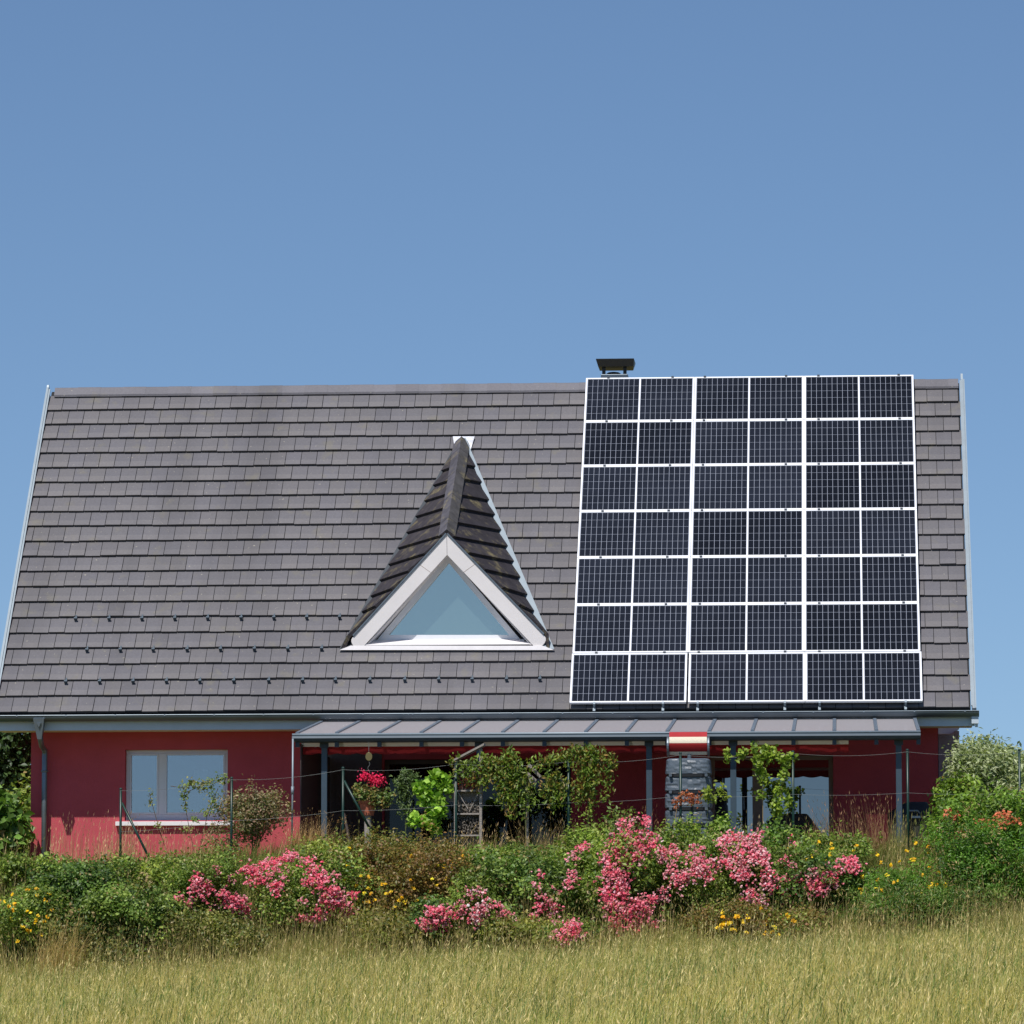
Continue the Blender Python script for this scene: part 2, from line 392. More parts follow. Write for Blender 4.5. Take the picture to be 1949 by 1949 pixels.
for sgn in (1,):
    sL = (PL-S(0, 0, o0)).dot(Vector((0, math.cos(TH), math.sin(TH))))+.02; sT = sL+(PT-PL).dot(Vector((0, math.cos(TH), math.sin(TH))))*.75
    xl_, xr_, xt_ = PL.x+.30, PR.x-.30, PT.x
    ul.prism([S(a, b, -.12) for a, b in ((.03, .01), (xl_, .01), (xl_, sL), (xt_-.1, sT), (xt_+.1, sT), (xr_, sL), (xl_+.002, sL), (xl_+.002, .01), (RW-.03, .01), (RW-.03, RL-.01), (.03, RL-.01))], RN*.138, 0)
BN = Vector((0, math.sin(TH), math.cos(TH))); YK = 2*YR-YE
bk = Vector((0, YR-YK, ZR-ZE))
ul.obox(Vector((.03, YK, ZE))-BN*.12, (RW-.06, 0, 0), bk, BN*.15, 1)
ul.build('roof_deck', [m_under, m_dormtile], roof)
# ridge caps
rc = MB(); x = .09; n = 0
while x < RW-.05:
    b = min(x+.375, RW-.05); q = .004 if n % 2 else 0
    c = tuple(np.array(lin(104, 102, 108))*(1+random.gauss(0, .06)))
    prof = [S(0, RL-.13, .072+q), S(0, RL-.02, .078+q)]
    ap = Vector((0, YR, ZR+.085+q)); bkp = Vector((0, 2*YR-prof[0].y, prof[0].z))
    pr = [prof[0], Vector((0, YR-.045, ZR+.075+q)), ap+Vector((0, 0, .0)), Vector((0, YR+.045, ZR+.075+q)), bkp, bkp-Vector((0, 0, .035)), prof[0]-Vector((0, 0, .035))]
    rc.prism([p+Vector((x, 0, 0)) for p in pr], (b-x+.006, 0, 0), c=c); x = b; n += 1
rc.build('ridge_tile_row', m_tile, roof)
# verge flashings
for xa, xb, lab in ((-.05, .018, 1), (RW-.004, RW+.05, 0)):
    vf = MB(); t = .10 if lab else .09
    vf.obox(S(xa, -.06, -.16), (xb-xa-.03 if lab else .03, 0, 0) if False else (.036, 0, 0), Vector(S(0, RL+.03))-Vector(S(0, -.06)), RN*(.16+t))
    vf.obox(S(xa+.036 if lab else xa-.02, 0, .065), (.03, 0, 0), Vector(S(0, RL))-Vector(S(0, 0)), RN*.02)
    if not lab: vf.obox(S(xa+.038, -.05, -.14), (.022, 0, 0), Vector(S(0, RL+.03))-Vector(S(0, -.05)), RN*(.14+t-.004))
    vf.prism([Vector((xa, YR-.10, ZR-.06)), Vector((xa, YR+.05, ZR-.06)), Vector((xa, YR+.02, ZR+.13 if lab else ZR+.17)), Vector((xa, YR-.02, ZR+.13 if lab else ZR+.17))], (.034, 0, 0))
    vf.build('verge_flashing', m_zinclight, roof)
# chimney
ch = thing_par = MB()
cxa, cxb = X(1145, YR+.5, 700), X(1196, YR+.5, 700); yc = YR+.45; ztop = Z(715, yc, 1170); hw = .30
ch.box(cxa, cxb, yc-.2, yc+.2, ZR-.9, ztop)
chim = ch.build('chimney', m_zincdark, roof, bevel=.008)
cap = MB(); xa, xb = X(1136, yc, 690), X(1208, yc, 690); zt = Z(687, yc, 1170); zb = Z(701.5, yc, 1170)
cap.prism([(xa, yc-.3, zt), (xb, yc-.3, zt), (xb, yc-.3, zt-.012), (xa, yc-.3, zt-.012)], (0, .6, 0))
cap.add([(xa, yc-.3, zt-.014), (xb, yc-.3, zt-.014), (xb, yc+.3, zt-.014), (xa, yc+.3, zt-.014),
         (xa+.035, yc-.27, zb), (xb-.035+.03, yc-.27, zb), (xb-.035, yc+.27, zb), (xa+.035, yc+.27, zb)],
        [(0, 3, 2, 1), (4, 5, 6, 7), (0, 1, 5, 4), (1, 2, 6, 5), (2, 3, 7, 6), (3, 0, 4, 7)])
for a in (cxa+.02, cxb-.075):
    for yy in (yc-.18,): cap.box(a, a+.055, yy, yy+.05, ztop, zb+.01)
cap.build('chimney_cowl', m_black, chim)
MB().lathe((cxa+.2, yc, ztop), [(.12, 0), (.12, .03), (.09, .05), (.03, .06)]).build('flue', m_black, chim, smooth=True)
# gutter, fascia, soffit
gxa, gxb = -.12, RW+.09
def halfround(x0, x1, cy, cz, r, drop=0, n=10, dark=True):
    gm = MB(); pr = [(math.cos(a), math.sin(a)) for a in [math.pi+math.pi*i/n for i in range(n+1)]]
    for k in range(24):
        a, b = x0+(x1-x0)*k/24, x0+(x1-x0)*(k+1)/24
        for (c1, s1), (c2, s2) in zip(pr, pr[1:]):
            za, zb2 = cz+.0006*math.sin(k*1.9), cz+.0006*math.sin((k+1)*1.9)
            gm.add([(a, cy+c1*r, za+s1*r), (b, cy+c1*r, zb2+s1*r), (b, cy+c2*r, zb2+s2*r), (a, cy+c2*r, za+s2*r)], [(0, 3, 2, 1)])
            gm.add([(a, cy+c1*(r-.004), za+s1*(r-.004)), (b, cy+c1*(r-.004), zb2+s1*(r-.004)), (b, cy+c2*(r-.004), zb2+s2*(r-.004)), (a, cy+c2*(r-.004), za+s2*(r-.004))], [(0, 1, 2, 3)])
    gm.tube([(x0, cy-r, cz+.004), (x1, cy-r, cz+.004)], .009, 8)
    for xe in (x0, x1): gm.prism([(xe, cy+c*r, cz+s*r) for c, s in pr], (.004, 0, 0))
    return gm
gy, gzz = YE-.075, ZE-.035
gut = halfround(gxa, gxb, gy, gzz, .085).build('gutter', m_zincdark, roof, smooth=False)
for i in range(20):
    xx = .35+i*.76; br = MB()
    br.box(xx, xx+.02, gy-.094, gy-.088, gzz-.01, gzz+.012); br.build('gutter_bracket', m_zinclight, gut)
MB().box(-.03, RW+.03, YE+.012, YE+.04, Z(1386, YE), ZE-.02).build('fascia', m_fascia, roof)
sf = MB(); sf.box(.0, RW, YE+.041, -.002, Z(1386, YE)+.012, Z(1386, YE)+.03); sf.build('soffit', m_cream, roof)
eb = MB(); eb.box(RW-.02, RW+.085, YE-.10, YE+.02, Z(1382, YE), ZE-.02)
eb.box(RW+.035, RW+.075, YE-.05, YE+.04, Z(1388, YE), Z(1378, YE)); eb.build('verge_end', m_fascia, roof)
# gable-side soffit bracket wing, right of the house
# downpipe
dpx = X(84, -.15); dp = MB(); fx = X(76, gy, 1380)
dp.tube([(fx, gy, Z(1394, gy)), (fx+.01, gy, Z(1403, gy)), (X(80, -.4, 1415), -.42, Z(1416, -.4)), (dpx, -.12, Z(1424, -.12)), (dpx, -.12, Z(1434, -.12)), (dpx, -.12, -.5)], .042, 14)
dp.tube([(dpx, -.12, Z(1462, -.12)), (dpx, -.12, Z(1466, -.12))], .055, 12)
dp.tube([(dpx-.06, -.02, Z(1464, -.1)), (dpx+.06, -.12, Z(1464, -.1))], .008, 6)
dpo = dp.build('downpipe', m_zinc, house, smooth=True)
ho = MB(); za, zb = Z(1364, gy), Z(1403, gy); a0, a1 = X(65, gy, 1380), X(86, gy, 1380)
ho.add([(a0, gy-.11, za), (a1, gy-.11, za), (a1, gy+.06, za), (a0, gy+.06, za), (fx-.03, gy-.05, zb), (fx+.035, gy-.05, zb), (fx+.035, gy+.03, zb), (fx-.03, gy+.03, zb)],
       [(0, 3, 2, 1), (4, 5, 6, 7), (0, 1, 5, 4), (1, 2, 6, 5), (2, 3, 7, 6), (3, 0, 4, 7)])
ho.prism([(fx-.035, gy-.118, za-.06), (fx+.035, gy-.118, za-.06), (fx, gy-.108, za-.14)], (0, .02, 0))
ho.build('hopper', m_zinc, dpo)
# snow guards
D = 1.0088
for py, pxs in ((1176, [142, 205, 267, 329, 391, 454, 516, 578, 640]), (1237, [163, 226, 288, 352, 415, 479, 542, 606]),
                (1297, [123, 187, 250, 313, 376, 440, 506, 570, 632, 697, 763, 827, 890, 955, 1018])):
    rowi = {1176: 6, 1237: 4, 1297: 2}[py]
    for px in pxs:
        xx = onplane(px*D, py*D, S(0, 0, .05), RN).x; sg = MB(); s0 = rowi*GA
        sg.obox(S(xx-.011, s0-.075, .048), (.022, 0, 0), S(0, .10)-S(0, 0), RN*.02)
        sg.obox(S(xx-.024, s0-.085, .05), (.048, 0, 0), S(0, .03)-S(0, 0), RN*.05)
        sg.build('snow_guard', m_anth, roof)
# ------------------------------------------------------------ dormer
Yf = PL.y+.10
A = at(850.3, 1014.8, Yf-.12)                  # front apex, board overhangs
Cl = onplane(668, 1222, S(0, 0, o0), RN); Cr = onplane(1037, 1220, S(0, 0, o0), RN)
Fl = at(664, 1213, Yf-.12); Fr = at(1041, 1210, Yf-.12)
def plane(a, b, c):
    n = (b-a).cross(c-a).normalized(); return a, n
dm = MB()
def clip(poly, p, n):
    out = []
    for i, a in enumerate(poly):
        b = poly[(i+1) % len(poly)]; da, db = (a-p).dot(n), (b-p).dot(n)
        if da >= 0: out.append(a)
        if da*db < 0: out.append(a+(b-a)*(da/(da-db)))
    return out
def dcrop(x, y): return 620+x/3.864, 800+y/3.864
def slope(poly, pa, pb, edge_pts, darken):
    p0, n = plane(*poly[:3])
    if n.dot(Vector((0, -1, 1))) < 0: n = -n
    u = (onplane(*dcrop(*pb), p0, n)-onplane(*dcrop(*pa), p0, n)).normalized(); vdir = n.cross(u)
    if vdir.z < 0: vdir = -vdir
    cuts = sorted((onplane(*dcrop(*e), p0, n)-p0).dot(vdir) for e in edge_pts)
    cuts = [-99]+cuts+[99]
    for a, b in zip(cuts, cuts[1:]):
        q = clip(clip(list(poly), p0+vdir*a, vdir), p0+vdir*(b+.0), -vdir)
        if len(q) < 3: continue
        lo = max(a, min((k-p0).dot(vdir) for k in q)); hi = min(b, max((k-p0).dot(vdir) for k in q))
        top = [k+n*(.045*(1-((k-p0).dot(vdir)-lo)/max(.34, hi-lo))+.006) for k in q]
        base = [k-n*.02 for k in q]; m_ = len(q)
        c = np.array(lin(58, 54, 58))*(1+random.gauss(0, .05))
        if darken: c = c*.9  # whole right slope slightly darker
        cc = tuple(c); vs = top+base
        fs = [tuple(range(m_)), tuple(range(2*m_-1, m_-1, -1))]+[(i, m_+i, m_+(i+1) % m_, (i+1) % m_) for i in range(m_)]
        nn = (top[1]-top[0]).cross(top[2]-top[0])
        if nn.dot(n) < 0: fs = [f[::-1] for f in fs]
        dm.add(vs, fs, c=cc)
slope([A, PT, PL+Vector((.06, 0, 0)), Fl], (640, 828), (850, 765), [(440, 1180), (503, 1065), (573, 943), (640, 828), (705, 710), (770, 595), (835, 480), (900, 370), (372, 1298), (305, 1415)], 0)
slope([A, PT, PR-Vector((.11, 0, 0)), Fr], (970, 765), (1275, 820), [(1530, 1418), (1475, 1295), (1425, 1168), (1370, 1050), (1325, 938), (1275, 820), (1225, 705), (1185, 598), (1135, 468), (1090, 352)], 1)
dormer = dm.build('dormer', m_dormtile, house)
# dormer tile material: olive lichen patches (grow on the tiles)
def lichen(m, amt):
    nt = m.node_tree; b = nt.nodes['Principled BSDF']; old = b.inputs['Base Color'].links[0].from_socket
    n = nt.nodes.new('ShaderNodeTexNoise'); n.inputs['Scale'].default_value = 3.2; n.inputs['Detail'].default_value = 9; n.inputs['Roughness'].default_value = .72
    tc = nt.nodes.new('ShaderNodeTexCoord'); nt.links.new(tc.outputs['Object'], n.inputs['Vector'])
    mr = nt.nodes.new('ShaderNodeMapRange'); mr.inputs[1].default_value = .53; mr.inputs[2].default_value = .66; mr.inputs[4].default_value = amt
    nt.links.new(n.outputs['Fac'], mr.inputs[0]); mx = nt.nodes.new('ShaderNodeMix'); mx.data_type = 'RGBA'
    nt.links.new(mr.outputs[0], mx.inputs[0]); nt.links.new(old, mx.inputs[6]); mx.inputs[7].default_value = (*lin(150, 138, 96), 1)
    nt.links.new(mx.outputs[2], b.inputs['Base Color'])
lichen(m_dormtile, .55)
# ridge cap of the dormer (two flanks along A->PT)
rcm = MB(); ax = (PT-A); nl = plane(A, PT, PL)[1]; nr = plane(A, PT, PR)[1]
nl = nl if nl.z > 0 else -nl; nr = nr if nr.z > 0 else -nr
for k in range(8):
    a = A+ax*(k/8*.985); b = A+ax*((k+1)/8*.985+.004); t = .055+.003*(k % 2)
    fl = (PL-A); fl = (fl-ax*(fl.dot(ax)/ax.length_squared)).normalized()*.13
    fr = (PR-A); fr = (fr-ax*(fr.dot(ax)/ax.length_squared)).normalized()*.13
    mdl = (nl+nr).normalized()
    for f_, n_ in ((fl, nl), (fr, nr)):
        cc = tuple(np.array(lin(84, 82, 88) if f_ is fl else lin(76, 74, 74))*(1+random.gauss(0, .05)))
        rcm.add([a+mdl*(t+.012), b+mdl*(t+.012), b+f_+n_*t, a+f_+n_*t, a+f_+n_*(t-.05), b+f_+n_*(t-.05)],
                [(0, 3, 2, 1) if f_ is fl else (0, 1, 2, 3), (3, 4, 5, 2) if f_ is fl else (3, 2, 5, 4)], c=cc)
    rcm.add([a+mdl*(t+.012), a+fl+nl*t, a+fl+nl*(t-.05), a+fr+nr*(t-.05), a+fr+nr*t], [(0, 1, 2, 3, 4)], c=tuple(lin(60, 58, 60)))
rcm.build('ridge_cap', m_dormtile, dormer)
# bargeboards
yb = Yf-.12; bo = []
T_out = A+Vector((0, 0, -.015)); T_in = at(851, 1056.5, yb)
Lo, Li = at(670.5, 1214, yb), at(691, 1231.5, yb); Ro, Ri = at(1037, 1211, yb), at(1015, 1229, yb)
def board(o1, i1, sg):
    jo = T_out.lerp(o1, .0); ji = T_in
    pts = [T_out+Vector((sg*.002, 0, 0)), o1]
    mid_ = (o1+i1)/2; rad = (o1-i1).length/2; dirv = ((o1+i1)/2-(T_out+T_in)/2).normalized()
    e = (o1-i1).normalized()
    for k in range(1, 8):
        an = math.pi*k/8; pts.append(mid_+e*rad*math.cos(an)+dirv*rad*.75*math.sin(an))
    pts += [i1, T_in+Vector((sg*.002, 0, 0))]
    return pts
for o1, i1, sg in ((Lo, Li, -1), (Ro, Ri, 1)):
    b_ = MB(); b_.prism(board(o1, i1, sg), (0, .035, 0))
    bb = b_.build('bargeboard', m_white, dormer, bevel=.004)
    jt = MB(); f_ = .29; p = T_out.lerp(o1, f_); q = T_in.lerp(i1, f_-.1)
    jt.obox(p+Vector((0, -.0015, 0)), (q-p), (o1-T_out).normalized()*.006, (0, .003, 0)); jt.build('board_joint', m_beige, bb)
    lf = MB(); d_ = (o1-T_out); n_ = Vector((sg*d_.z, 0, -sg*d_.x)).normalized()*sg
    n_ = Vector((-d_.z, 0, d_.x)).normalized(); n_ = n_ if n_.z > 0 else -n_
    lf.obox(T_out+n_*.002+Vector((0, -.02, 0)), d_*.985, n_*.022, (0, .10, 0)); lf.build('edge_flashing', m_zinc, dormer)
    # soffit lining of the reveal behind the board
    so = MB(); q0 = T_in+Vector((0, .04, .02)); q1 = i1+Vector((-sg*.04, .04, .0))
    so.obox(q0, q1-q0, (0, .40, 0), n_*.02); so.build('reveal', m_white, dormer)
# glazing
yg = PL.y+.36; G = lambda x, y: at(*dcrop(x, y), yg)
g0, g1, g2 = G(905, 1050), G(465, 1580), G(1350, 1580)
MB().prism([g0, g1, g2], (0, .01, 0)).build('pane', m_dormpane, dormer)
def tri_frame(outer, inner, y, t, name, m):
    f = MB(); n = 3
    o_ = [Vector((p.x, y, p.z)) for p in outer]; i_ = [Vector((p.x, y, p.z)) for p in inner]
    for k in range(3):
        f.prism([o_[k], o_[(k+1) % 3], i_[(k+1) % 3], i_[k]], (0, t, 0))
    return f.build(name, m, dormer)
cen = (g0+g1+g2)/3
tri_frame([g0+Vector((0, 0, .13)), G(375, 1622), G(1440, 1622)], [g0, g1, g2], yg-.05, .05, 'window_frame', m_pvc)
fbz = G(375, 1622).z
sl = MB(); sl.prism([(G(385, 1600).x-.05, yg-.05, fbz), (G(1440, 1600).x+.05, yg-.05, fbz), (PR.x-.25, PL.y-.01, PL.z+.07), (PL.x+.25, PL.y-.01, PL.z+.07)], (0, 0, .012))
sl.build('dormer_sill', m_sill, dormer)
ap = MB(); ap.prism([PL+Vector((.0, -.03, .0)), PR+Vector((0, -.03, .0)), PR+Vector((-.18, -.02, .068)), PL+Vector((.18, -.02, .068))], (0, .03, 0)); ap.build('apron_flashing', m_sill, dormer)
ck = MB(); ck.prism([(PL.x+.1, yg+.02, PL.z-.3), (PR.x-.1, yg+.02, PL.z-.3), (A.x, yg+.02, A.z-.1)], (0, .02, 0)); ck.build('dormer_back', m_under, dormer)
# valley flashings (right one pale zinc, left one dark lip)
vr = MB()
s1_ = (PT-PR); e = s1_.normalized(); out = Vector((1, 0, 0))
vr.prism([PR+RN*.012, PR+RN*.012+Vector((-.16, 0, 0)), PT+RN*.012+Vector((.02, 0, 0)), PT+RN*.012+Vector((.065, 0, 0))], RN*.018)
vr.build('valley_flashing', m_zinclight, dormer)
vl = MB(); vl.prism([PL+RN*.012, PL+RN*.012+Vector((.16, 0, 0)), PT+RN*.012+Vector((-.02, 0, 0)), PT+RN*.012+Vector((-.04, 0, 0))], RN*.014)
vl.build('valley_flashing', m_anthdk, dormer)
lt = MB(); q = [onplane(*dcrop(*p), S(0, 0, o0+.01), RN) for p in ((935, 122), (1095, 122), (1068, 215), (950, 215))]
lt.prism(q, RN*.012); lt.build('lead_flashing', mat('lead_sheet', lin(196, 198, 204), .45, metal=.3, var=.25, scale=6, bump=.3, bscale=10), dormer)

# ------------------------------------------------------------ solar panels
AX, AS, PW, PH, GP, PO = 8.8319, .0411, 1.769, 1.052, .006, .125
rowname = ['bottom', 'second', 'third', 'fourth', 'fifth', 'sixth', 'top']
colname = ['left column', 'middle column', 'right column']
SD = Vector((0, math.cos(TH), math.sin(TH))); XD = Vector((1, 0, 0))
def LP(x, s, o): return XD*x+SD*s+RN*o
def lbox(m_, x0, x1, s0, s1, o0_, o1_, k=None): m_.obox(LP(x0, s0, o0_), XD*(x1-x0), SD*(s1-s0), RN*(o1_-o0_), k)
proto = thing('solar_panel', (0, 0, 0), '', 'solar panel')
fr = MB(); t = .026
lbox(fr, 0, PW, 0, t, 0, .038); lbox(fr, 0, PW, PH-t, PH, 0, .038); lbox(fr, 0, t, t, PH-t, 0, .038); lbox(fr, PW-t, PW, t, PH-t, 0, .038)
fr.build('frame', m_alu, proto)
bs = MB(); lbox(bs, t, PW-t, t, PH-t, .004, .030); bs.build('backsheet', m_back, proto)
dv = MB(); lbox(dv, PW/2-.011, PW/2+.011, t, PH-t, .0302, .0345); dv.build('centre_strip', m_alu, proto)
ce = MB()
for h in (0, 1):
    xa = t+.006 if h == 0 else PW/2+.014; xw = PW/2-.014-t-.006
    for i in range(10):
        for j in range(6):
            u0, u1 = xa+xw*i/10+.003, xa+xw*(i+1)/10-.003; v0, v1 = t+.004+(PH-2*t-.008)*j/6+.0035, t+.004+(PH-2*t-.008)*(j+1)/6-.0035
            ce.add([LP(u0, v0, .0325), LP(u1, v0, .0325), LP(u1, v1, .0325), LP(u0, v1, .0325)], [(0, 1, 2, 3)])
ce.build('cell_grid', m_cell, proto)
kids = list(proto.children); first = True
for r_ in range(7):
    for c in range(3):
        o = proto if first else proto.copy()
        if not first:
            col.objects.link(o)
            for k in kids:
                kk = k.copy(); kk.parent = o; col.objects.link(kk)
        first = False
        dx = .03 if r_ == 0 else 0
        o.location = S(AX+c*(PW+GP)+dx*(1 if c else -.5)*.5, AS+r_*(PH+GP)-(.012 if r_ == 0 else 0), PO)
        tag(o, 'aluminium framed solar panel, %s row%s, %s' % (rowname[r_], ' from the bottom' if 0 < r_ < 6 else '', colname[c]), 'solar panel', 'solar panels in the roof grid')
for px in (1131, 1262, 1328, 1494, 1560, 1724):
    xx = onplane(px, 1345, S(0, 0, .1), RN).x; rl = MB()
    rl.obox(S(xx-.02, .02, .07), XD*.04, SD*7.32, RN*.053)
    rt_ = thing('mounting_rail', S(xx, -.0, .07), 'aluminium mounting rail end poking out below the solar panels, %s' % {1131: 'leftmost of six', 1262: 'second from the left', 1328: 'third from the left', 1494: 'third from the right', 1560: 'second from the right', 1724: 'rightmost of six'}[px], 'mounting rail', 'rail ends below the solar panels')
    rl.build('rail', m_black, rt_)
    cl = MB(); cl.obox(S(xx-.018, -.005, .075), XD*.036, SD*.045, RN*.09); cl.obox(S(xx-.022, -.075, .055), XD*.040, SD*.065, RN*.03)
    cl.build('end_clamp', m_zinclight, rt_, bevel=.004)
    for r_ in range(1, 8): MB().obox(S(xx-.02, AS+r_*(PH+GP)-GP/2-.02, PO+.0385), XD*.04, SD*.03, RN*.012).build('mid_clamp', m_anthdk, rt_)
# back stop plates closing the black gap under the lowest row
# ------------------------------------------------------------ annex seen past the right gable
an = thing('annex', (X(1800, 5), 6, 0), 'pale annex with a white soffit showing past the right end of the red house', 'annex')
ya = 4.2
MB().box(X(1787, ya), X(1818, ya), ya, ya+3.5, -.3, Z(1402, ya)).build('wall', mat('annex_boards', lin(150, 146, 150), .8, var=.12, scale=3, bump=.3, bscale=8, stretch=(1, 1, 12)), an)
MB().prism([(X(1787, ya-.3), ya-.3, Z(1376, ya)), (X(1828, ya-.3), ya-.3, Z(1376, ya)), (X(1827, ya-.3), ya-.3, Z(1393, ya)), (X(1816, ya-.3), ya-.3, Z(1403, ya)), (X(1787, ya-.3), ya-.3, Z(1403, ya))], (0, .2, 0)).build('soffit_board', m_white, an)
MB().box(X(1817, ya-.2), X(1826, ya-.2), ya-.45, ya-.31, -.2, Z(1398, ya)).build('post', m_beige, an)
MB().tube([(X(1793, ya-.5), ya-.5, Z(1376, ya)), (X(1793, ya-.5), ya-.55, Z(1382, ya))], [.06, .02], 10).build('lamp', m_black, an)

# ------------------------------------------------------------ pergola
PY = -4.15; pg = thing('pergola', (X(1150, PY), PY, 0), 'anthracite steel pergola with a glazed lean-to roof along the terrace front', 'pergola')
gx0, gx1 = X(557, PY, 1400), X(1752, PY, 1400)
zt_, zb_ = Z(1396, PY), Z(1411, PY)
pf = MB(); n = 8
pr = [(PY-.06*math.sin(math.pi*.5*i/n*1.0)-.04, zt_-.028-.06*(1-math.cos(math.pi*.5*i/n))) for i in range(n+1)]
prof = [(PY+.08, zt_-.004), (PY-.035, zt_-.004), (PY-.075, zt_-.03), (PY-.085, zt_-.06), (PY-.06, zt_-.095), (PY-.02, zt_-.11), (PY+.08, zt_-.11)]
pf.prism([(gx0, y, z) for y, z in prof], (gx1-gx0, 0, 0))
bea = pf.build('gutter', m_anth, pg)
MB().tube([(gx0, PY-.055, zt_-.006), (gx1, PY-.055, zt_-.006)], .017, 8).build('gutter_lip', m_zinclight, bea, smooth=True)
MB().box(gx0+.05, gx1-.04, PY+.082, PY+.18, zb_-.0, zt_-.02).build('beam', m_anthdk, pg)
yb2 = -.25; zbk = Z(1396, PY)+.42
pr0 = [566, 641, 722, 802, 879, 957, 1036, 1115, 1193, 1270, 1350, 1432, 1510, 1588, 1668, 1748]
pxs = [X(p, PY, 1395) for p in pr0]
for i, xx in enumerate(pxs):
    MB().prism([(xx-.025, PY-.02, zt_-.003), (xx-.025, yb2, zbk-.003), (xx-.025, yb2, zbk+.035), (xx-.025, PY-.02, zt_+.033)], (.05, 0, 0)).build('rafter', m_rafter, pg)
    MB().box(xx-.03, xx+.03, PY-.01, PY+.081, zt_-.185, zt_-.112).build('rafter_bracket', m_anthdk, pg)
for a, b in zip(pxs, pxs[1:]):
    q = MB(); a2, b2 = a+.027, b-.027
    q.prism([(a2, PY-.01, zt_+.004), (b2, PY-.01, zt_+.004), (b2, yb2, zbk+.004), (a2, yb2, zbk+.004)], (0, 0, .012)); q.build('glass_panel', m_roofglass, pg)
MB().box(gx0+.02, gx1-.02, yb2, yb2+.2, zbk-.12, zbk+.05).build('wall_plate', m_anthdk, pg)
for px in (618, 913, 1236, 1396, 1711):
    xx = X(px, PY+.28); p = MB(); p.box(xx-.042, xx+.042, PY+.2, PY+.284, 0, zb_-.0)
    po = p.build('post', m_anth, pg, bevel=.004)
    MB().box(xx-.065, xx+.065, PY+.183, PY+.192, zb_-.07, zb_-.0).build('post_bracket', m_anthdk, po)
# side screen and its pole
ss = MB(); ss.box(gx0+.10, gx0+.115, PY+.1, -.05, .05, zb_-.02); ss.build('side_screen', m_screen, pg)
sp = MB(); sp.tube([at(557.5, 1406, PY-.1), at(557, 1500, PY-.15), at(555, 1626, PY-.2)], .014, 8); sp.tube([at(557, 1497, PY-.14), at(556.6, 1512, PY-.15)], .022, 8)
tag(sp.build('pole', m_zinclight, smooth=True), 'slim pale metal pole standing at the left end of the pergola', 'pole')

# awning
aw = thing('awning', (X(1100, PY), -3.7, 2), 'red terrace awning with a cream front bar under the glazed pergola roof', 'awning')
ax0, ax1 = X(575, -3.75, 1415), X(1615, -3.75, 1415); ay = PY+.30
MB().box(ax0, ax1, ay+.0, ay+.06, Z(1419.5, ay), Z(1411.5, ay)).build('front_bar', m_cream, aw)
vl_ = MB(); n = 640; zt2 = Z(1418.5, ay+.02)
for i in range(n):
    a, b = ax0+(ax1-ax0)*i/n, ax0+(ax1-ax0)*(i+1)/n
    zz = lambda x: Z(1432, ay)-.022*abs(math.sin(x*2*math.pi/.56))**1.0+.0
    yy = lambda x: ay+.035+.008*math.sin(x*9)+.006*math.sin(x*23.7)
    ya_, yb_ = yy(a), yy(b)
    vl_.add([(a, ya_, zt2), (b, yb_, zt2), (b, yb_-.02+.01*math.sin(b*5), zz(b)), (a, ya_-.02+.01*math.sin(a*5), zz(a))], [(0, 3, 2, 1)])
vl_.build('valance', m_red, aw)
MB().prism([(ax0+.03, ay+.05, Z(1414, ay)), (ax1-.03, ay+.05, Z(1414, ay)), (ax1-.03, -.45, zbk-.10), (ax0+.03, -.45, zbk-.10)], (0, 0, .004)).build('fabric', m_red, aw)
MB().box(ax0, ax1, -.42, -.28, zbk-.26, zbk-.14).build('cassette', m_cream, aw)
# clear ribbed rainwater hopper above the tank, awning seen through it painted as bands
rb = thing('ribbed_box', at(1310, 1435, PY-.3), 'ribbed rainwater hopper painted with seen-through awning colours, grey end brackets, above the grey water tank', 'rainwater hopper')
yy0 = PY-.18; x0, x1 = X(1274, yy0, 1410), X(1346, yy0, 1410)
zs = [Z(v, yy0, 1310) for v in (1393, 1403, 1415, 1431, 1437)]
def ribband(z0_, z1_, ybulge, name, m_, n=44):
    q = MB(); vs = []; fs = []
    for i in range(n*2+1):
        xx = x0+(x1-x0)*i/(n*2); d = .006 if i % 2 else 0
        for k in range(5):
            t = k/4; z = z0_+(z1_-z0_)*t; zz = (z-zs[0])/(zs[-1]-zs[0])
            vs.append((xx, yy0-.10*math.sin(math.pi*min(max(zz, 0), 1))-d, z))
    for i in range(n*2):
        for k in range(4): fs.append((i*5+k, i*5+k+1, (i+1)*5+k+1, (i+1)*5+k))
    q.add(vs, fs); return q.build(name, m_, rb)
ribband(zs[0], zs[1], .05, 'red_band', m_brightred); ribband(zs[1], zs[2], .09, 'cream_band', m_lensedcream)
ribband(zs[2], zs[3], .1, 'red_band', m_red); ribband(zs[3], zs[4], .05, 'cream_band', m_lensedcream, 14)
for sx in (x0-.035, x1+.005):
    e = MB(); pts = []
    for k in range(13):
        a = math.pi*k/12; pts.append((sx, yy0+.02-.15*math.sin(a), (zs[1]+zs[4])/2+(zs[1]-zs[4])/2*1.15*math.cos(a)))
    e.prism(pts, (.03, 0, 0)); e.build('end_bracket', m_zinc, rb, bevel=.004)
MB().box(x0+.02, x1-.02, yy0+.0, PY-.09, zs[0]-.02, zs[0]+.0).build('top_plate', m_anth, rb)
MB().tube([at(1312, 1436, yy0), at(1312, 1452, yy0)], .03, 10).build('spout', m_zinc, rb)

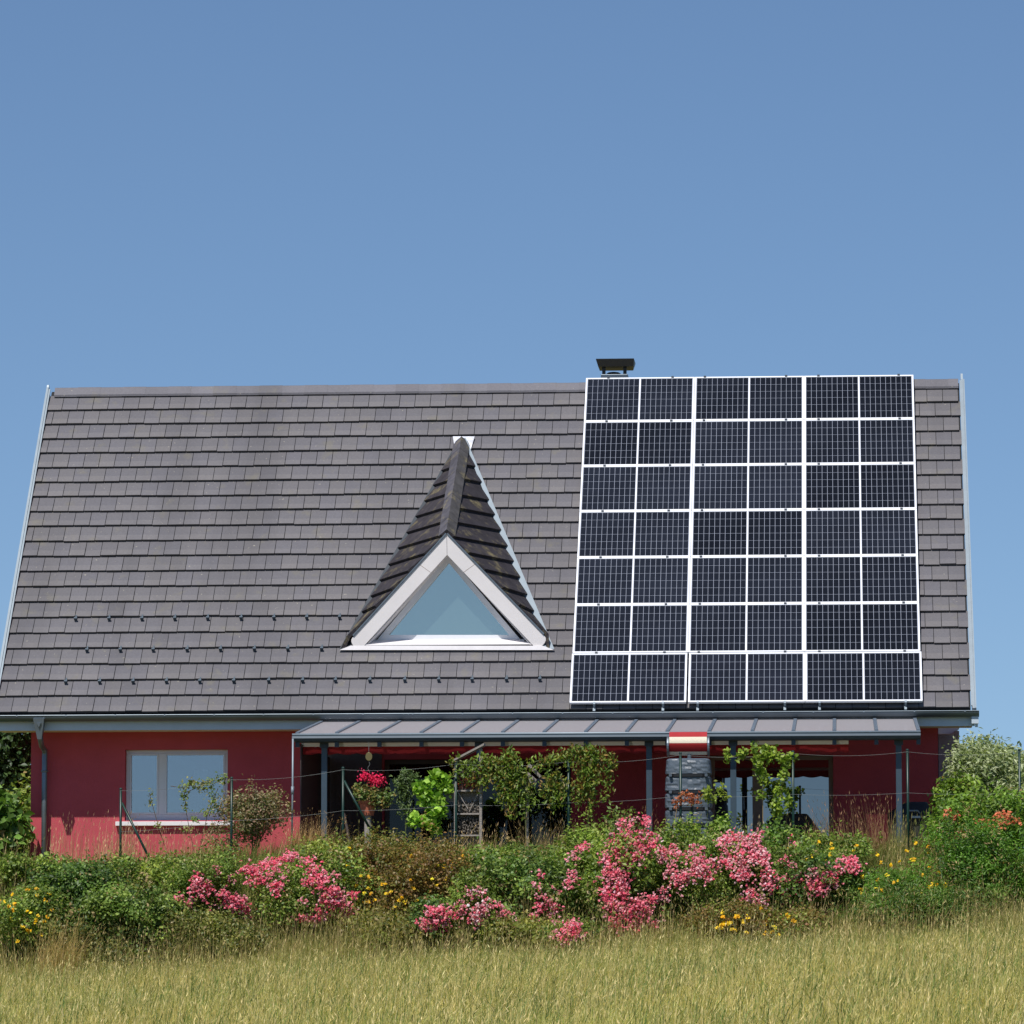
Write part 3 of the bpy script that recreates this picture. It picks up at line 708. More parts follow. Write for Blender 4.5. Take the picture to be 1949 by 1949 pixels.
# ------------------------------------------------------------ water tank
by = -4.78; tk = thing('water_tank', (X(1311, by), by, 0), 'grey stone textured plastic rain tank of stacked ribbed sections by the terrace post', 'rain tank')
bx = X(1311, by); ssz = sc(by)
secs = [(1443, 1474, 90, 94), (1476, 1506, 93, 96), (1509, 1538, 96, 96), (1541, 1569, 96, 96), (1572, 1600, 96, 98), (1603, 1640, 98, 98)]
nz = 7; nA = 96
for i, (ta, tb, wa, wb) in enumerate(secs):
    za, zb = Z(ta, by-.3, 1311), Z(tb, by-.3, 1311); q = MB(); vs = []; fs = []
    prof = [(wb*.93, 1.0), (wb, .93)]+[(wb+(wa-wb)*k/6, .90-.78*k/6) for k in range(7)]+[(wa*.975, .05), (wa*.9, .0), (0.02, -.0)]
    rs = random.Random(i); cur_ = 0
    rown = []
    for k, (wd, tt) in enumerate(prof):
        for j in range(nA):
            a = 2*math.pi*j/nA; ca, sa = math.cos(a), math.sin(a); qv = 1/((abs(ca)**5+abs(sa)**5)**.2)
            rr = wd/2*ssz*qv*.93
            if 2 <= k <= 8:
                if j % rs.choice([3, 4, 5, 6]) == 0: cur_ = rs.choice([0, -.006, .003, .007])
                rr += cur_*(.9 if abs(ca) < .8 else .3)
            if i == 0 and k >= len(prof)-3: pass
            vs.append((bx+rr*ca, by+rr*sa*.9, zb+(za-zb)*(1-tt)))
    K = len(prof)
    for k in range(K-1):
        for j in range(nA): fs.append((k*nA+j, (k+1)*nA+j, (k+1)*nA+(j+1) % nA, k*nA+(j+1) % nA))
    fs = [f[::-1] for f in fs]
    # profile runs bottom->top with tt 1..0 so flip to z rising
    vs = [(v[0], v[1], v[2]) for v in vs]
    q.add(vs, fs); q.build('tank_section', m_barrel, tk)
    if i < 5:
        zc = Z(tb+1.5, by-.3, 1311); MB().lathe((bx, by, zc-.02), [(wb*ssz*.44, 0), (wb*ssz*.44, .04)], 32, sq=5).build('joint_band', m_black, tk)
        for px in (1276, 1344):
            xx = X(px, by-.35); MB().box(xx-.02, xx+.02, by-.345, by-.28, zc-.02, zc+.02).build('clip', m_barrel, tk)
# barbecue under black cover
bb = thing('barbecue', (X(1737, -3.2), -3.2, 0), 'barbecue under a black cover beside the right pergola post', 'barbecue')
yb_ = -3.2; c = MB(); vs = []; rows = []
for k, (xl, xr, z, dp_) in enumerate([(1694, 1772, 0.0, .55), (1692, 1772, .45, .58), (1690, 1772, Z(1552, yb_), .6), (1700, 1768, Z(1545, yb_), .58), (1716, 1766, Z(1534, yb_), .5), (1728, 1764, Z(1530, yb_), .36)]):
    a, b = X(xl, yb_), X(xr, yb_); n = 28
    for j in range(n):
        an_ = 2*math.pi*j/n; ca, sa = math.cos(an_), math.sin(an_); q_ = 1/((abs(ca)**6+abs(sa)**6)**(1/6))
        wr = 1+.03*math.sin(j*2.7+k)+.02*math.sin(j*5.1)
        vs.append(((a+b)/2+(b-a)/2*q_*ca*wr, yb_+dp_/2*q_*sa*wr, z))
fs = [(k*28+j, k*28+(j+1) % 28, (k+1)*28+(j+1) % 28, (k+1)*28+j) for k in range(5) for j in range(28)]+[tuple(range(5*28, 6*28))]
c.add(vs, fs); c.build('cover', m_cover, bb, smooth=True)
hd = MB(); xm = X(1738, -3.4); hd.tube([(xm-.09, -3.52, Z(1551, -3.5)), (xm-.06, -3.56, Z(1546, -3.5)), (xm+.06, -3.56, Z(1546, -3.5)), (xm+.09, -3.52, Z(1551, -3.5))], .012, 8); hd.build('handle', m_zinc, bb)
MB().box(X(1734, -3.55), X(1752, -3.55), -3.56, -3.5, Z(1560, -3.5), Z(1556, -3.5)).build('front_shelf', m_anth, bb)

lp = thing('table_lamp', (X(383, 1.0), 1.0, .9), 'table lamp with a pale shade behind the left window', 'lamp')
lz = Z(1478, 1.0, 380); MB().lathe((X(383, 1.0), 1.0, lz-.12), [(.14, 0), (.11, .22), (.105, .222)], 24).build('lamp_shade', mat('lamp_shade', lin(240, 236, 226), .8), lp)
MB().tube([(X(383, 1.0), 1.0, .4), (X(383, 1.0), 1.0, lz-.1)], [.05, .02], 12).build('lamp_base', m_black, lp)
# dark block with slanted top corners in front of the right door
tb = thing('dark_block', (X(1520, -1.2), -1.2, 0), 'dark block with slanted corners in front of the right terrace door', 'table')
a, b = X(1462, -1.2), X(1572, -1.2); q = MB()
zt3 = Z(1552, -1.4)
q.prism([(a-.02, -1.7, .03), (b+.02, -1.7, .03), (b-.02, -1.7, zt3-.35), (b-.28, -1.7, zt3), (a+.1, -1.7, zt3), (a-.01, -1.7, zt3-.12)], (0, 1.0, 0)); q.build('block_body', m_cover, tb, bevel=.03)

# ------------------------------------------------------------ fence
fy = -5.5; fe = thing('wire_fence', (X(1000, fy), fy, 0), 'green steel post fence with thin strained wires in front of the terrace', 'fence')
posts = [(230, 1501), (441, 1480), (653, 1461), (868, 1450), (1082, 1446), (1295, 1433), (1509, 1430), (1727, 1427), (1940, 1427)]
for px, top in posts:
    p0 = at(px, top, fy); MB().tube([(p0.x, fy, float(gz(p0.x, fy))-.2), p0], .018, 10).build('post', m_fencegreen, fe, smooth=True)
    MB().tube([p0+Vector((0, 0, -.01)), p0+Vector((0, 0, .012))], [.025, .016], 10).build('post_cap', m_fencegreen, fe)
for (xa, ya_), (xb, yb3) in (((232, 1528), (301, 1668)), ((655, 1486), (708, 1585))):
    MB().tube([at(xa, ya_, fy-.01), at(xb, yb3, fy-.03)], .018, 8).build('brace', m_fencegreen, fe, smooth=True)
for row, off in (('t', 4), ('b', 82)):
    for (pa, ta), (pb, tb_) in zip(posts, posts[1:]):
        pts = []
        for k in range(13):
            t = k/12; pts.append(at(pa+(pb-pa)*t, ta+(tb_-ta)*t+off+6*(4*t*(1-t))*(.5 if row == 'b' else 1), fy-.024))
        MB().tube(pts, .0017, 5).build('wire', m_wire, fe)

# ------------------------------------------------------------ insect hotel
iy = -5.35; ih = thing('insect_hotel', (X(891, iy), iy, 0), 'weathered wooden insect hotel with a slanted roof board and filled compartments', 'insect hotel')
xl, xr = X(867, iy), X(915, iy); zg = float(gz(xl, iy))
for xx, top in ((xl, 1449), (xr, 1426)):
    MB().box(xx-.018, xx+.018, iy-.04, iy+.14, zg-.1, Z(top, iy)).build('side_board', m_wood, ih)
p, q = at(863, 1450, iy), at(922, 1419, iy)
MB().obox(p+Vector((0, -.1, 0)), q-p, (0, .3, 0), (0, 0, .03)).build('roof_board', m_wood, ih)
for py in (1505, 1549, 1590):
    MB().box(xl+.019, xr-.019, iy-.05, iy+.13, Z(py+1.5, iy), Z(py-1.5, iy)).build('shelf', m_wood, ih)
MB().box(xl+.02, xr-.02, iy+.12, iy+.135, zg, Z(1452, iy)).build('back_board', m_wood, ih)
def filling(z0_, z1_, n, rr, m_, name):
    q = MB()
    for k in range(n):
        x_, z_ = random.uniform(xl+.03, xr-.03), random.uniform(z0_+.01, z1_-.01)
        a_ = random.uniform(0, 6.28); d_ = Vector((math.cos(a_)*.03, random.uniform(-.1, -.05), math.sin(a_)*.03)); o_ = Vector((x_, iy+.09, z_))
        q.tube([o_, o_+d_], [rr*random.uniform(.6, 1.2)]*2, 6)
    q.build(name, m_, ih)
filling(Z(1503, iy), Z(1478, iy), 90, .014, m_redbrick, 'clay_pieces')
filling(Z(1547, iy), Z(1525, iy), 130, .014, m_lining, 'wood_pieces')
filling(Z(1588, iy), Z(1553, iy), 150, .010, m_lining, 'reed_bundle')
filling(Z(1475, iy), Z(1455, iy), 50, .014, m_lining, 'bark_pieces')
vb = MB(); vb.obox(at(871, 1508, iy-.03), at(890, 1540, iy-.03)-at(871, 1508, iy-.03), (.012, 0, 0), (0, .02, 0)); vb.obox(at(909, 1510, iy-.03), at(892, 1545, iy-.03)-at(909, 1510, iy-.03), (.012, 0, 0), (0, .02, 0))
vb.build('cross_brace', m_wood, ih)
ms = MB()
for k in range(9):
    xx = xl+.03+(xr-xl-.06)*k/8; ms.tube([(xx, iy-.045, Z(1503, iy)), (xx, iy-.045, Z(1470, iy))], .002, 4)
for k in range(9):
    zz = Z(1470+k*4, iy); ms.tube([(xl+.02, iy-.047, zz), (xr-.02, iy-.047, zz)], .002, 4)
ms.build('wire_mesh', m_wire, ih)
# white trough on a shelf left of it
tr = thing('planter_trough', at(855, 1525, -5.0), 'grey-white trough on a narrow shelf left of the insect hotel', 'planter')
a, b = X(846, -5.0), X(866, -5.0); tg = MB(); tg.prism([(a, -5.12, Z(1508, -5)), (b, -5.12, Z(1508, -5)), (b-.01, -5.12, Z(1526, -5)), (a+.03, -5.12, Z(1524, -5))], (0, .2, 0)); tg.build('trough', mat('pale_plastic', lin(118, 116, 120), .6), tr, bevel=.01)
MB().box(X(853, -5.1)-.04, b, -5.2, -4.9, Z(1508, -5)+.003, Z(1504, -5)).build('rim_board', m_wood, tr)

# bird house
bh = thing('bird_house', at(1013, 1500, -5.3), 'small wooden bird house with a tilted grey roof board hung among the creeper', 'bird house')
p = at(1003, 1457, -5.4); q = at(1026, 1481, -5.4)
MB().obox(p, q-p, (0, .26, 0), Vector((.035, 0, .028))).build('roof_board', m_wood, bh, bevel=.004)
MB().prism([at(1006, 1470, -5.36), at(1022, 1484, -5.36), at(1020, 1491, -5.36), at(1010, 1491, -5.36), at(1004, 1482, -5.36)], (0, .18, 0)).build('box', m_wood, bh)
MB().box(X(1000, -5.3), X(1006, -5.3), -5.3, -5.24, -.3, Z(1470, -5.3)).build('pole', m_wood, bh)

# hanging disc ornament
hg = thing('hanging_ornament', at(702, 1412, -4.0), 'round brass coloured ornament hanging from the pergola above the pink geranium', 'ornament')
c0 = at(702, 1440, -4.4); MB().lathe((0, 0, 0), [(.001, -.01), (.05, -.006), (.05, .006), (.001, .01)], 20)
dq = MB(); n = 20; dq.prism([c0+Vector((.05*math.cos(2*math.pi*k/n), 0, .062*math.sin(2*math.pi*k/n))) for k in range(n)], (0, .012, 0)); dq.build('disc', mat('brass', lin(120, 108, 70), .4, metal=.5), hg, bevel=.003)
MB().tube([at(702, 1412, -4.4), at(702, 1431, -4.4)], .004, 5).build('hook', m_wire, hg)
MB().tube([at(702+2*math.sin(k*.9), 1450+k*2.3, -4.4) for k in range(12)], .0035, 5).build('chain', m_wire, hg)

# ------------------------------------------------------------ vegetation toolbox
G_dark = [lin(62, 88, 44), lin(78, 106, 52), lin(54, 78, 42), lin(100, 128, 68)]
G_mid = [lin(88, 112, 50), lin(108, 132, 60), lin(74, 100, 48), lin(130, 146, 78)]
G_bright = [lin(110, 150, 40), lin(140, 178, 54), lin(90, 132, 42), lin(160, 190, 80)]
G_blue = [lin(86, 112, 56), lin(106, 130, 66), lin(70, 94, 48), lin(126, 148, 80)]
G_olive = [lin(142, 152, 104), lin(162, 170, 126), lin(120, 134, 84), lin(184, 190, 152)]
G_brown = [lin(104, 96, 50), lin(122, 100, 60), lin(88, 98, 48), lin(104, 76, 48)]
G_vine = [lin(100, 122, 44), lin(120, 140, 52), lin(82, 104, 40), lin(140, 104, 54)]
DRY = [lin(186, 164, 112), lin(164, 140, 92), lin(200, 180, 130), lin(140, 126, 74)]
PINK = [lin(230, 92, 116), lin(236, 128, 146), lin(244, 176, 186), lin(214, 76, 100)]
PALE = [lin(236, 180, 186), lin(220, 150, 160), lin(196, 120, 124), lin(244, 214, 212)]
YEL = [lin(240, 196, 30), lin(250, 214, 60), lin(226, 170, 30)]
def ell(cx_, cy_, rx, ry, Y, rd=.5):
    s = sc(Y); return np.array(at(cx_, cy_, Y)), np.array([rx*s, rd, ry*s])
def sprigs(c, r, n, lobes=7, seed_out=.5):
    # sprig centres through the outer part of several overlapping lobes
    L = rng.normal(0, .42, (lobes, 3)); L = np.clip(L, -.62, .62); k = rng.integers(0, lobes, n)
    d = norm(rng.standard_normal((n, 3))); rad = (.30+.28*rng.random((lobes, 1)))[k]*(.35+.75*rng.random((n, 1))**.5)
    p = L[k]+d*rad
    return c+p*r, d
def bush(name, label, cat, spec, n, ln, cols, asp=.6, per=12, spread=.07, lobes=9, group=None, up_=.5, stems=5, droop=0, ground=None, stemmat=None, w=None):
    cx_, cy_, rx, ry, Y, rd = spec; n = int(n*1.45); r8 = 1.16; c, r = ell(cx_, cy_, rx*r8, ry*r8, Y, rd*1.1)
    gzz_ = float(gz(c[0], Y)) if ground is None else ground
    t = thing(name, (c[0], Y, gzz_), label, cat, group)
    tm = TM(); sp_, d = sprigs(c, r, n, lobes)
    k_ = max(6, n//22); out_ = rng.integers(0, n, k_); sp_[out_] = c+(sp_[out_]-c)*(1.1+.3*rng.random((k_, 1)))+np.array([0, 0, .05])
    ln = ln*random.uniform(.85, 1.2)
    sp_[:, 2] = np.maximum(sp_[:, 2], gz(sp_[:, 0], sp_[:, 1])+.03)
    P = np.repeat(sp_, per, 0)+rng.normal(0, spread, (n*per, 3)); dd = np.repeat(d, per, 0)
    N = dd*.45+rng.normal(0, .55, (n*per, 3))+np.array([0, -.15, up_])
    cc = pal(cols, n, .16, w)*np.array([1.38, 1.26, 1.0])*(1+.22*np.sin(sp_[:, :1]*7+sp_[:, 2:]*9+c[0]*5)); dryk = rng.random(n) < .05; cc[dryk] = pal(DRY, int(dryk.sum()), .1)*.8
    cc = np.repeat(cc, per, 0)*(1+.12*rng.standard_normal((n*per, 1)))
    leaves(tm, P, N, ln, asp, np.clip(cc, .004, .9), droop)
    tm.build('foliage', m_leaf, t)
    st = MB(); base = Vector((c[0], Y, gzz_-.05))
    for k in range(stems):
        q = Vector(sp_[rng.integers(0, n)]); m_ = base.lerp(q, .5)+Vector((rng.normal(0, .05), rng.normal(0, .05), .05))
        st.tube([base+Vector((rng.normal(0, .05), rng.normal(0, .05), 0)), m_, q], [.014, .010, .004], 6)
    st.build('stem', stemmat or m_bark, t)
    t['_c'] = [float(q) for q in c]; t['_r'] = [float(q) for q in r]; t['_sp'] = 0
    return t, c, r, sp_
def hit(px, py, c, r, shrink=.82):
    d = np.array(ray(px, py)); o = np.array(CAM)-c; rr = r*shrink
    a = ((d/rr)**2).sum(); b = 2*((o*d)/rr**2).sum(); cc = ((o/rr)**2).sum()-1; D_ = b*b-4*a*cc
    if D_ < 0: t = -b/(2*a)
    else: t = (-b-math.sqrt(D_))/(2*a)
    return np.array(CAM)+d*t
def blooms(parent, groups, size, cols, name='blossom', w=None, petals=4):
    for q in groups:
        q = np.array(q); n = len(q); tm = TM(); base = pal(cols, n, .10, w)
        P = np.repeat(q, petals, 0)+rng.normal(0, size*.24, (n*petals, 3))
        N = rng.normal(0, .55, (n*petals, 3))+np.array([-.15, -.75, .75])
        leaves(tm, P, N, size, .9, np.clip(np.repeat(base, petals, 0)*(1+.10*rng.standard_normal((n*petals, 1))), .01, .95), fold=-.15)
        tm.build(name, m_petal, parent)

# ------------------------------------------------------------ trees behind
def tree(name, label, spec, n, ln, cols, trunkpx, **kw):
    cx_, cy_, rx, ry, Y, rd = spec; c, r = ell(*spec[:5], rd); z0_ = 0
    t = thing(name, (c[0], Y, z0_), label, 'tree')
    lobes = kw.get('lobes', 16); per = 10; tm = TM()
    sp_, d = sprigs(c, r, n, lobes)
    P = np.repeat(sp_, per, 0)+rng.normal(0, kw.get('spread', .09), (n*per, 3)); N = np.repeat(d, per, 0)*.5+rng.normal(0, .6, (n*per, 3))+np.array([0, -.1, .5])
    cc = np.repeat(pal(cols, n, .14), per, 0)*(1+.15*rng.standard_normal((n*per, 1)))
    leaves(tm, P, N, ln, kw.get('asp', .5), np.clip(cc, .004, .9)); tm.build('crown', m_leaf, t)
    tr_ = MB(); b0 = Vector((c[0], Y, -.1)); tr_.tube([b0, b0+Vector((.05, 0, (c[2])*.5)), Vector(c)], [.16, .12, .06], 10)
    for k in range(7):
        q = Vector(sp_[rng.integers(0, n)]); a = b0.lerp(Vector(c), .45+.07*k); tr_.tube([a, a.lerp(q, .5)+Vector((0, 0, .1)), q], [.05, .03, .01], 6)
    tr_.build('trunk', m_bark, t); return t
tree('garden_tree', 'dark green broadleaf tree behind the left end of the house', (-25, 1440, 125, 165, 5.5, 1.3), 1500, .11, [lin(50, 74, 40), lin(66, 92, 48), lin(38, 58, 34), lin(84, 110, 62)], 20, asp=.6, spread=.10, lobes=20)
bush('leafy_shrub', 'light green shrub with broad leaves at the left corner of the red wall', 'shrub', (-4, 1600, 72, 80, -.3, .6), 620, .13, [lin(84, 118, 56), lin(104, 138, 70), lin(64, 96, 44)], asp=.7, per=9, spread=.10, lobes=10)
tree('olive_tree', 'silvery green willow-leaved tree behind the right end of the house', (1916, 1512, 92, 88, -.9, .9), 4600, .085, G_olive, 1880, asp=.34, spread=.08, lobes=26)
bush('green_shrub', 'deep green shrub seen low behind the left corner of the red house', 'shrub', (28, 1590, 70, 75, 3.5, .7), 420, .09, G_mid, asp=.6, per=9, spread=.09, lobes=10)
bush('laurel_shrub', 'glossy mid green shrub climbing beside the right corner of the red wall', 'shrub', (1822, 1520, 38, 62, -2.2, .4), 330, .085, [lin(96, 124, 50), lin(120, 148, 64), lin(74, 100, 44)], asp=.55, per=9, spread=.07, lobes=9)

# ------------------------------------------------------------ hedge bank, left to right
rose = 'shrub roses along the bank'; yelg = 'yellow flowering shrubs along the bank'
def Yr(py): return -6.2-(py-1610)*.0135
def yellows(b, n, pxr, size=.05):
    t, c, r, sp_ = b
    blooms(t, [[hit(random.uniform(*pxr[:2]), random.uniform(*pxr[2:]), c, r, 1.0)+rng.normal(0, .03, 3)] for k in range(n)], size, YEL, 'flower', petals=6)
def pinks(b, cl, cols=PINK, w=None, dens=1.15, size=.030):
    t, c, r, sp_ = b; gs = []
    if w is None and cols is PINK: w = [.26, .34, .26, .14]
    for px, py, rad in cl:
        n = int(.22*rad*rad*dens)+6; m_ = [(random.gauss(0, rad*.42), random.gauss(0, rad*.36)) for k in range(5)]; q = []
        for k in range(n):
            a = random.choice(m_); q.append(hit(px+a[0]+random.gauss(0, rad*.27), py+a[1]+random.gauss(0, rad*.24), c, r, 1.03)+rng.normal(0, .03, 3))
        gs.append(q)
    blooms(t, gs, size, cols+[PALE[3]] if w is None else cols, 'blossom_cluster', w)
    ex = []
    for k in range(int(len(cl)*1.9)):
        a, b_ = random.choice(cl), random.choice(cl); u = random.random(); px = a[0]+(b_[0]-a[0])*u+random.gauss(0, 9); py = a[1]+(b_[1]-a[1])*u+random.gauss(0, 11)
        ex.append([hit(px+random.gauss(0, 4.5), py+random.gauss(0, 4), c, r, 1.03)+rng.normal(0, .03, 3) for j in range(random.randint(6, 20))])
    blooms(t, ex, size, PALE[:3]+PINK[:2]+[lin(190, 130, 120)], 'blossom_cluster')
b = bush('yellow_flower_shrub', 'low shrub dotted with yellow flowers at the left edge of the bank', 'shrub', (38, 1745, 68, 62, -7.9, .6), 520, .05, G_mid, per=12, spread=.06, group=yelg)
yellows(b, 30, (0, 105, 1690, 1790), .042)
bush('green_shrub', 'dark green dense shrub on the bank below the downpipe', 'shrub', (150, 1710, 78, 52, -7.4, .55), 620, .055, G_dark, per=12, spread=.06)
bush('green_shrub', 'mid green leafy shrub on the bank below the left window', 'shrub', (265, 1735, 88, 62, -7.9, .6), 640, .055, G_blue, per=12, spread=.06)
bush('green_shrub', 'grey green scrubby shrub in front of the left pink roses', 'shrub', (415, 1785, 110, 38, -8.5, .5), 300, .05, [lin(92, 104, 54), lin(76, 92, 48), lin(120, 120, 70)], per=11, spread=.07)
bush('green_shrub', 'dark low green shrub in the front left corner of the bank', 'shrub', (190, 1795, 120, 36, -8.4, .5), 320, .05, [lin(70, 92, 48), lin(60, 80, 42), lin(112, 112, 66)], per=11, spread=.07)
b = bush('rose_bush', 'pink rose bush with loose clusters below the left window', 'rose bush', (405, 1690, 90, 62, -7.4, .55), 560, .05, G_mid, per=12, spread=.06, group=rose)
pinks(b, [(375, 1672, 14), (395, 1690, 16), (338, 1712, 13), (440, 1720, 18), (470, 1735, 14), (480, 1655, 20), (420, 1705, 10), (455, 1712, 14), (492, 1672, 16), (325, 1725, 8)])
bush('spirea_shrub', 'greyish twiggy shrub with faded flower heads right of the left window', 'shrub', (474, 1566, 62, 46, -4.6, .5), 460, .045, [lin(96, 104, 72), lin(120, 108, 92), lin(80, 92, 52), lin(140, 116, 104)], per=12, spread=.06)
b = bush('rose_bush', 'pink rose bush with darker clusters below the side screen pole', 'rose bush', (590, 1700, 100, 68, -7.5, .6), 620, .05, G_mid, per=12, spread=.06, group=rose)
pinks(b, [(540, 1630, 10), (553, 1628, 9), (520, 1640, 10), (530, 1690, 15), (600, 1660, 20), (612, 1680, 18), (640, 1700, 20), (630, 1725, 22), (660, 1735, 18), (600, 1742, 16), (575, 1750, 12), (500, 1650, 14), (590, 1640, 8), (672, 1705, 10)], w=[.42, .28, .18, .12])
b = bush('yellow_flower_shrub', 'broad brownish shrub with scattered yellow flowers in the middle of the bank', 'shrub', (775, 1675, 125, 68, -7.1, .7), 1150, .045, G_brown, per=12, spread=.055, lobes=14, group=yelg)
yellows(b, 70, (640, 910, 1620, 1765), .042)
bush('green_shrub', 'yellowish scrub in front of the brownish shrub with yellow flowers', 'shrub', (740, 1768, 105, 30, -8.4, .5), 250, .05, [lin(100, 108, 50), lin(80, 94, 44), lin(126, 118, 66)], per=11, spread=.07)
b = bush('rose_bush', 'small low pink rose at the foot of the brownish shrub', 'rose bush', (825, 1745, 40, 38, -8.6, .35), 230, .05, G_dark, per=12, spread=.06, group=rose)
pinks(b, [(820, 1735, 14), (840, 1730, 12), (812, 1755, 12), (835, 1755, 14), (855, 1742, 8)])
b = bush('rose_bush', 'narrow pale pink rose left of the darkest green bush', 'rose bush', (905, 1725, 42, 52, -8.5, .35), 260, .05, G_mid, per=12, spread=.06, group=rose)
pinks(b, [(905, 1700, 12), (882, 1720, 10), (912, 1735, 14), (908, 1755, 12), (925, 1715, 8), (945, 1770, 12), (942, 1795, 12), (975, 1760, 10)], PALE+PINK[:2])
b = bush('rose_bush', 'large dark green rose bush with only a few pink clusters', 'rose bush', (1035, 1690, 112, 88, -7.4, .75), 1250, .052, G_blue+G_dark[:2], per=12, spread=.055, lobes=14, group=rose)
pinks(b, [(1030, 1665, 8), (1082, 1680, 10), (1030, 1725, 16), (1050, 1728, 12), (1020, 1745, 10), (1110, 1612, 12)], dens=.8)
b = bush('rose_bush', 'low coral pink rose clump at the edge of the field', 'rose bush', (1088, 1778, 42, 26, -9.0, .3), 170, .045, G_mid, per=12, spread=.05, group=rose)
pinks(b, [(1080, 1770, 14), (1095, 1760, 12), (1100, 1780, 10), (1070, 1785, 9)])
b = bush('rose_bush', 'tall rose bush thick with bright pink clusters in a cascade', 'rose bush', (1200, 1695, 82, 118, -7.8, .6), 900, .05, G_mid, per=12, spread=.055, lobes=12, group=rose)
pinks(b, [(1186, 1568, 9), (1226, 1566, 10), (1196, 1595, 14), (1222, 1598, 18), (1236, 1610, 14), (1168, 1608, 12), (1210, 1618, 18), (1155, 1640, 12), (1182, 1630, 12), (1160, 1660, 16), (1175, 1680, 20), (1165, 1700, 18), (1185, 1705, 18), (1178, 1730, 20), (1170, 1750, 14), (1180, 1765, 12), (1215, 1725, 18), (1225, 1735, 14), (1205, 1760, 16), (1210, 1778, 12), (1240, 1710, 10), (1200, 1745, 12), (1150, 1690, 10), (1245, 1760, 9)], w=[.36, .34, .22, .08], dens=1.25)
b = bush('rose_bush', 'wide rose bush with many small pink clusters below the grey tank', 'rose bush', (1320, 1680, 95, 78, -7.5, .6), 950, .05, G_mid, per=12, spread=.055, lobes=12, group=rose)
pinks(b, [(1265, 1622, 14), (1262, 1635, 12), (1292, 1622, 9), (1322, 1614, 10), (1330, 1640, 9), (1275, 1665, 13), (1310, 1665, 16), (1322, 1655, 12), (1345, 1668, 13), (1290, 1680, 9), (1350, 1640, 11), (1262, 1710, 12), (1375, 1640, 10)], PINK+PALE[:2], dens=.85)
b = bush('rose_bush', 'pink rose bush with dense upper clusters below the right terrace door', 'rose bush', (1425, 1680, 82, 85, -7.5, .6), 850, .05, G_mid, per=12, spread=.055, lobes=12, group=rose)
pinks(b, [(1375, 1598, 11), (1402, 1595, 14), (1440, 1598, 12), (1415, 1615, 15), (1430, 1632, 15), (1450, 1640, 15), (1392, 1640, 12), (1408, 1662, 14), (1420, 1668, 14), (1452, 1625, 12), (1428, 1705, 12), (1445, 1715, 13), (1465, 1690, 10), (1440, 1740, 8), (1385, 1600, 9), (1462, 1660, 10)], PINK+PALE[:1])
b = bush('rose_bush', 'rightmost pink rose bush with a raised cluster at its right end', 'rose bush', (1560, 1690, 85, 62, -7.4, .5), 640, .05, G_dark+G_mid[:2], per=12, spread=.055, lobes=10, group=rose)
pinks(b, [(1545, 1675, 18), (1560, 1685, 18), (1575, 1672, 14), (1595, 1665, 13), (1622, 1638, 15), (1625, 1650, 12), (1498, 1637, 8), (1500, 1675, 9), (1520, 1670, 8), (1490, 1705, 10), (1495, 1715, 10)])
b = bush('yellow_flower_shrub', 'low tangle with yellow flowers at the foot of the wide rose bush', 'shrub', (1400, 1762, 95, 30, -8.8, .4), 420, .045, G_brown+G_mid[:1], per=12, spread=.06, group=yelg)
yellows(b, 16, (1340, 1430, 1738, 1768), .05)
b = bush('yellow_flower_shrub', 'low yellow flowering scrub in front of the rightmost rose', 'shrub', (1500, 1765, 70, 30, -8.8, .4), 340, .045, G_brown+G_mid[:2], per=12, spread=.06, group=yelg)
yellows(b, 14, (1450, 1520, 1735, 1775), .05)
b = bush('yellow_flower_shrub', 'fresh green shrub with yellow flowers above the rightmost rose', 'shrub', (1565, 1640, 85, 42, -6.5, .5), 620, .045, G_mid, per=12, spread=.055, group=yelg)
yellows(b, 16, (1490, 1630, 1600, 1665), .045)
b = bush('yellow_flower_shrub', 'bright green feathery shrub with yellow flowers below the covered barbecue', 'shrub', (1715, 1702, 100, 58, -7.2, .7), 1200, .055, [lin(80, 122, 44), lin(98, 138, 54), lin(64, 100, 38)], asp=.28, per=12, spread=.06, lobes=14, group=yelg)
yellows(b, 34, (1630, 1800, 1612, 1720), .042)
bush('green_shrub', 'dense bright green shrub at the right edge of the bank', 'shrub', (1885, 1665, 110, 88, -7.0, .8), 1300, .05, [lin(72, 110, 38), lin(92, 130, 48), lin(54, 88, 34)], asp=.35, per=12, spread=.055, lobes=15)
bush('green_shrub', 'dark feathery green shrub low at the right end of the bank', 'shrub', (1760, 1735, 140, 45, -8.3, .5), 800, .055, [lin(76, 110, 46), lin(60, 92, 40), lin(96, 122, 60)], asp=.28, per=12, spread=.06, lobes=12)
b = bush('trumpet_vine', 'green shrub with orange trumpet flowers in front of the silvery tree', 'shrub', (1880, 1575, 95, 50, -5.6, .6), 900, .06, [lin(92, 122, 46), lin(112, 142, 58), lin(70, 100, 38)], asp=.5, per=11, spread=.06, lobes=12)
t, c, r, _ = b; cl = [(1808, 1545), (1815, 1552), (1895, 1555), (1912, 1560), (1905, 1568), (1915, 1550), (1870, 1562), (1935, 1562), (1884, 1575), (1825, 1590)]
blooms(t, [[hit(x+random.gauss(0, 5), y+random.gauss(0, 5), c, r, 1.05) for k in range(12)] for x, y in cl], .045, [lin(206, 112, 78), lin(220, 138, 100)], 'blossom_cluster')
bush('green_shrub', 'young pale green shrub in front of the grey tank', 'shrub', (1288, 1606, 44, 38, -5.9, .35), 240, .055, [lin(104, 130, 56), lin(128, 150, 70), lin(84, 108, 50)], per=10, spread=.06)
bush('green_shrub', 'narrow upright green shrub right of the grey tank', 'shrub', (1366, 1602, 22, 42, -5.9, .3), 150, .055, [lin(96, 124, 54), lin(118, 142, 66), lin(76, 102, 48)], per=10, spread=.05)
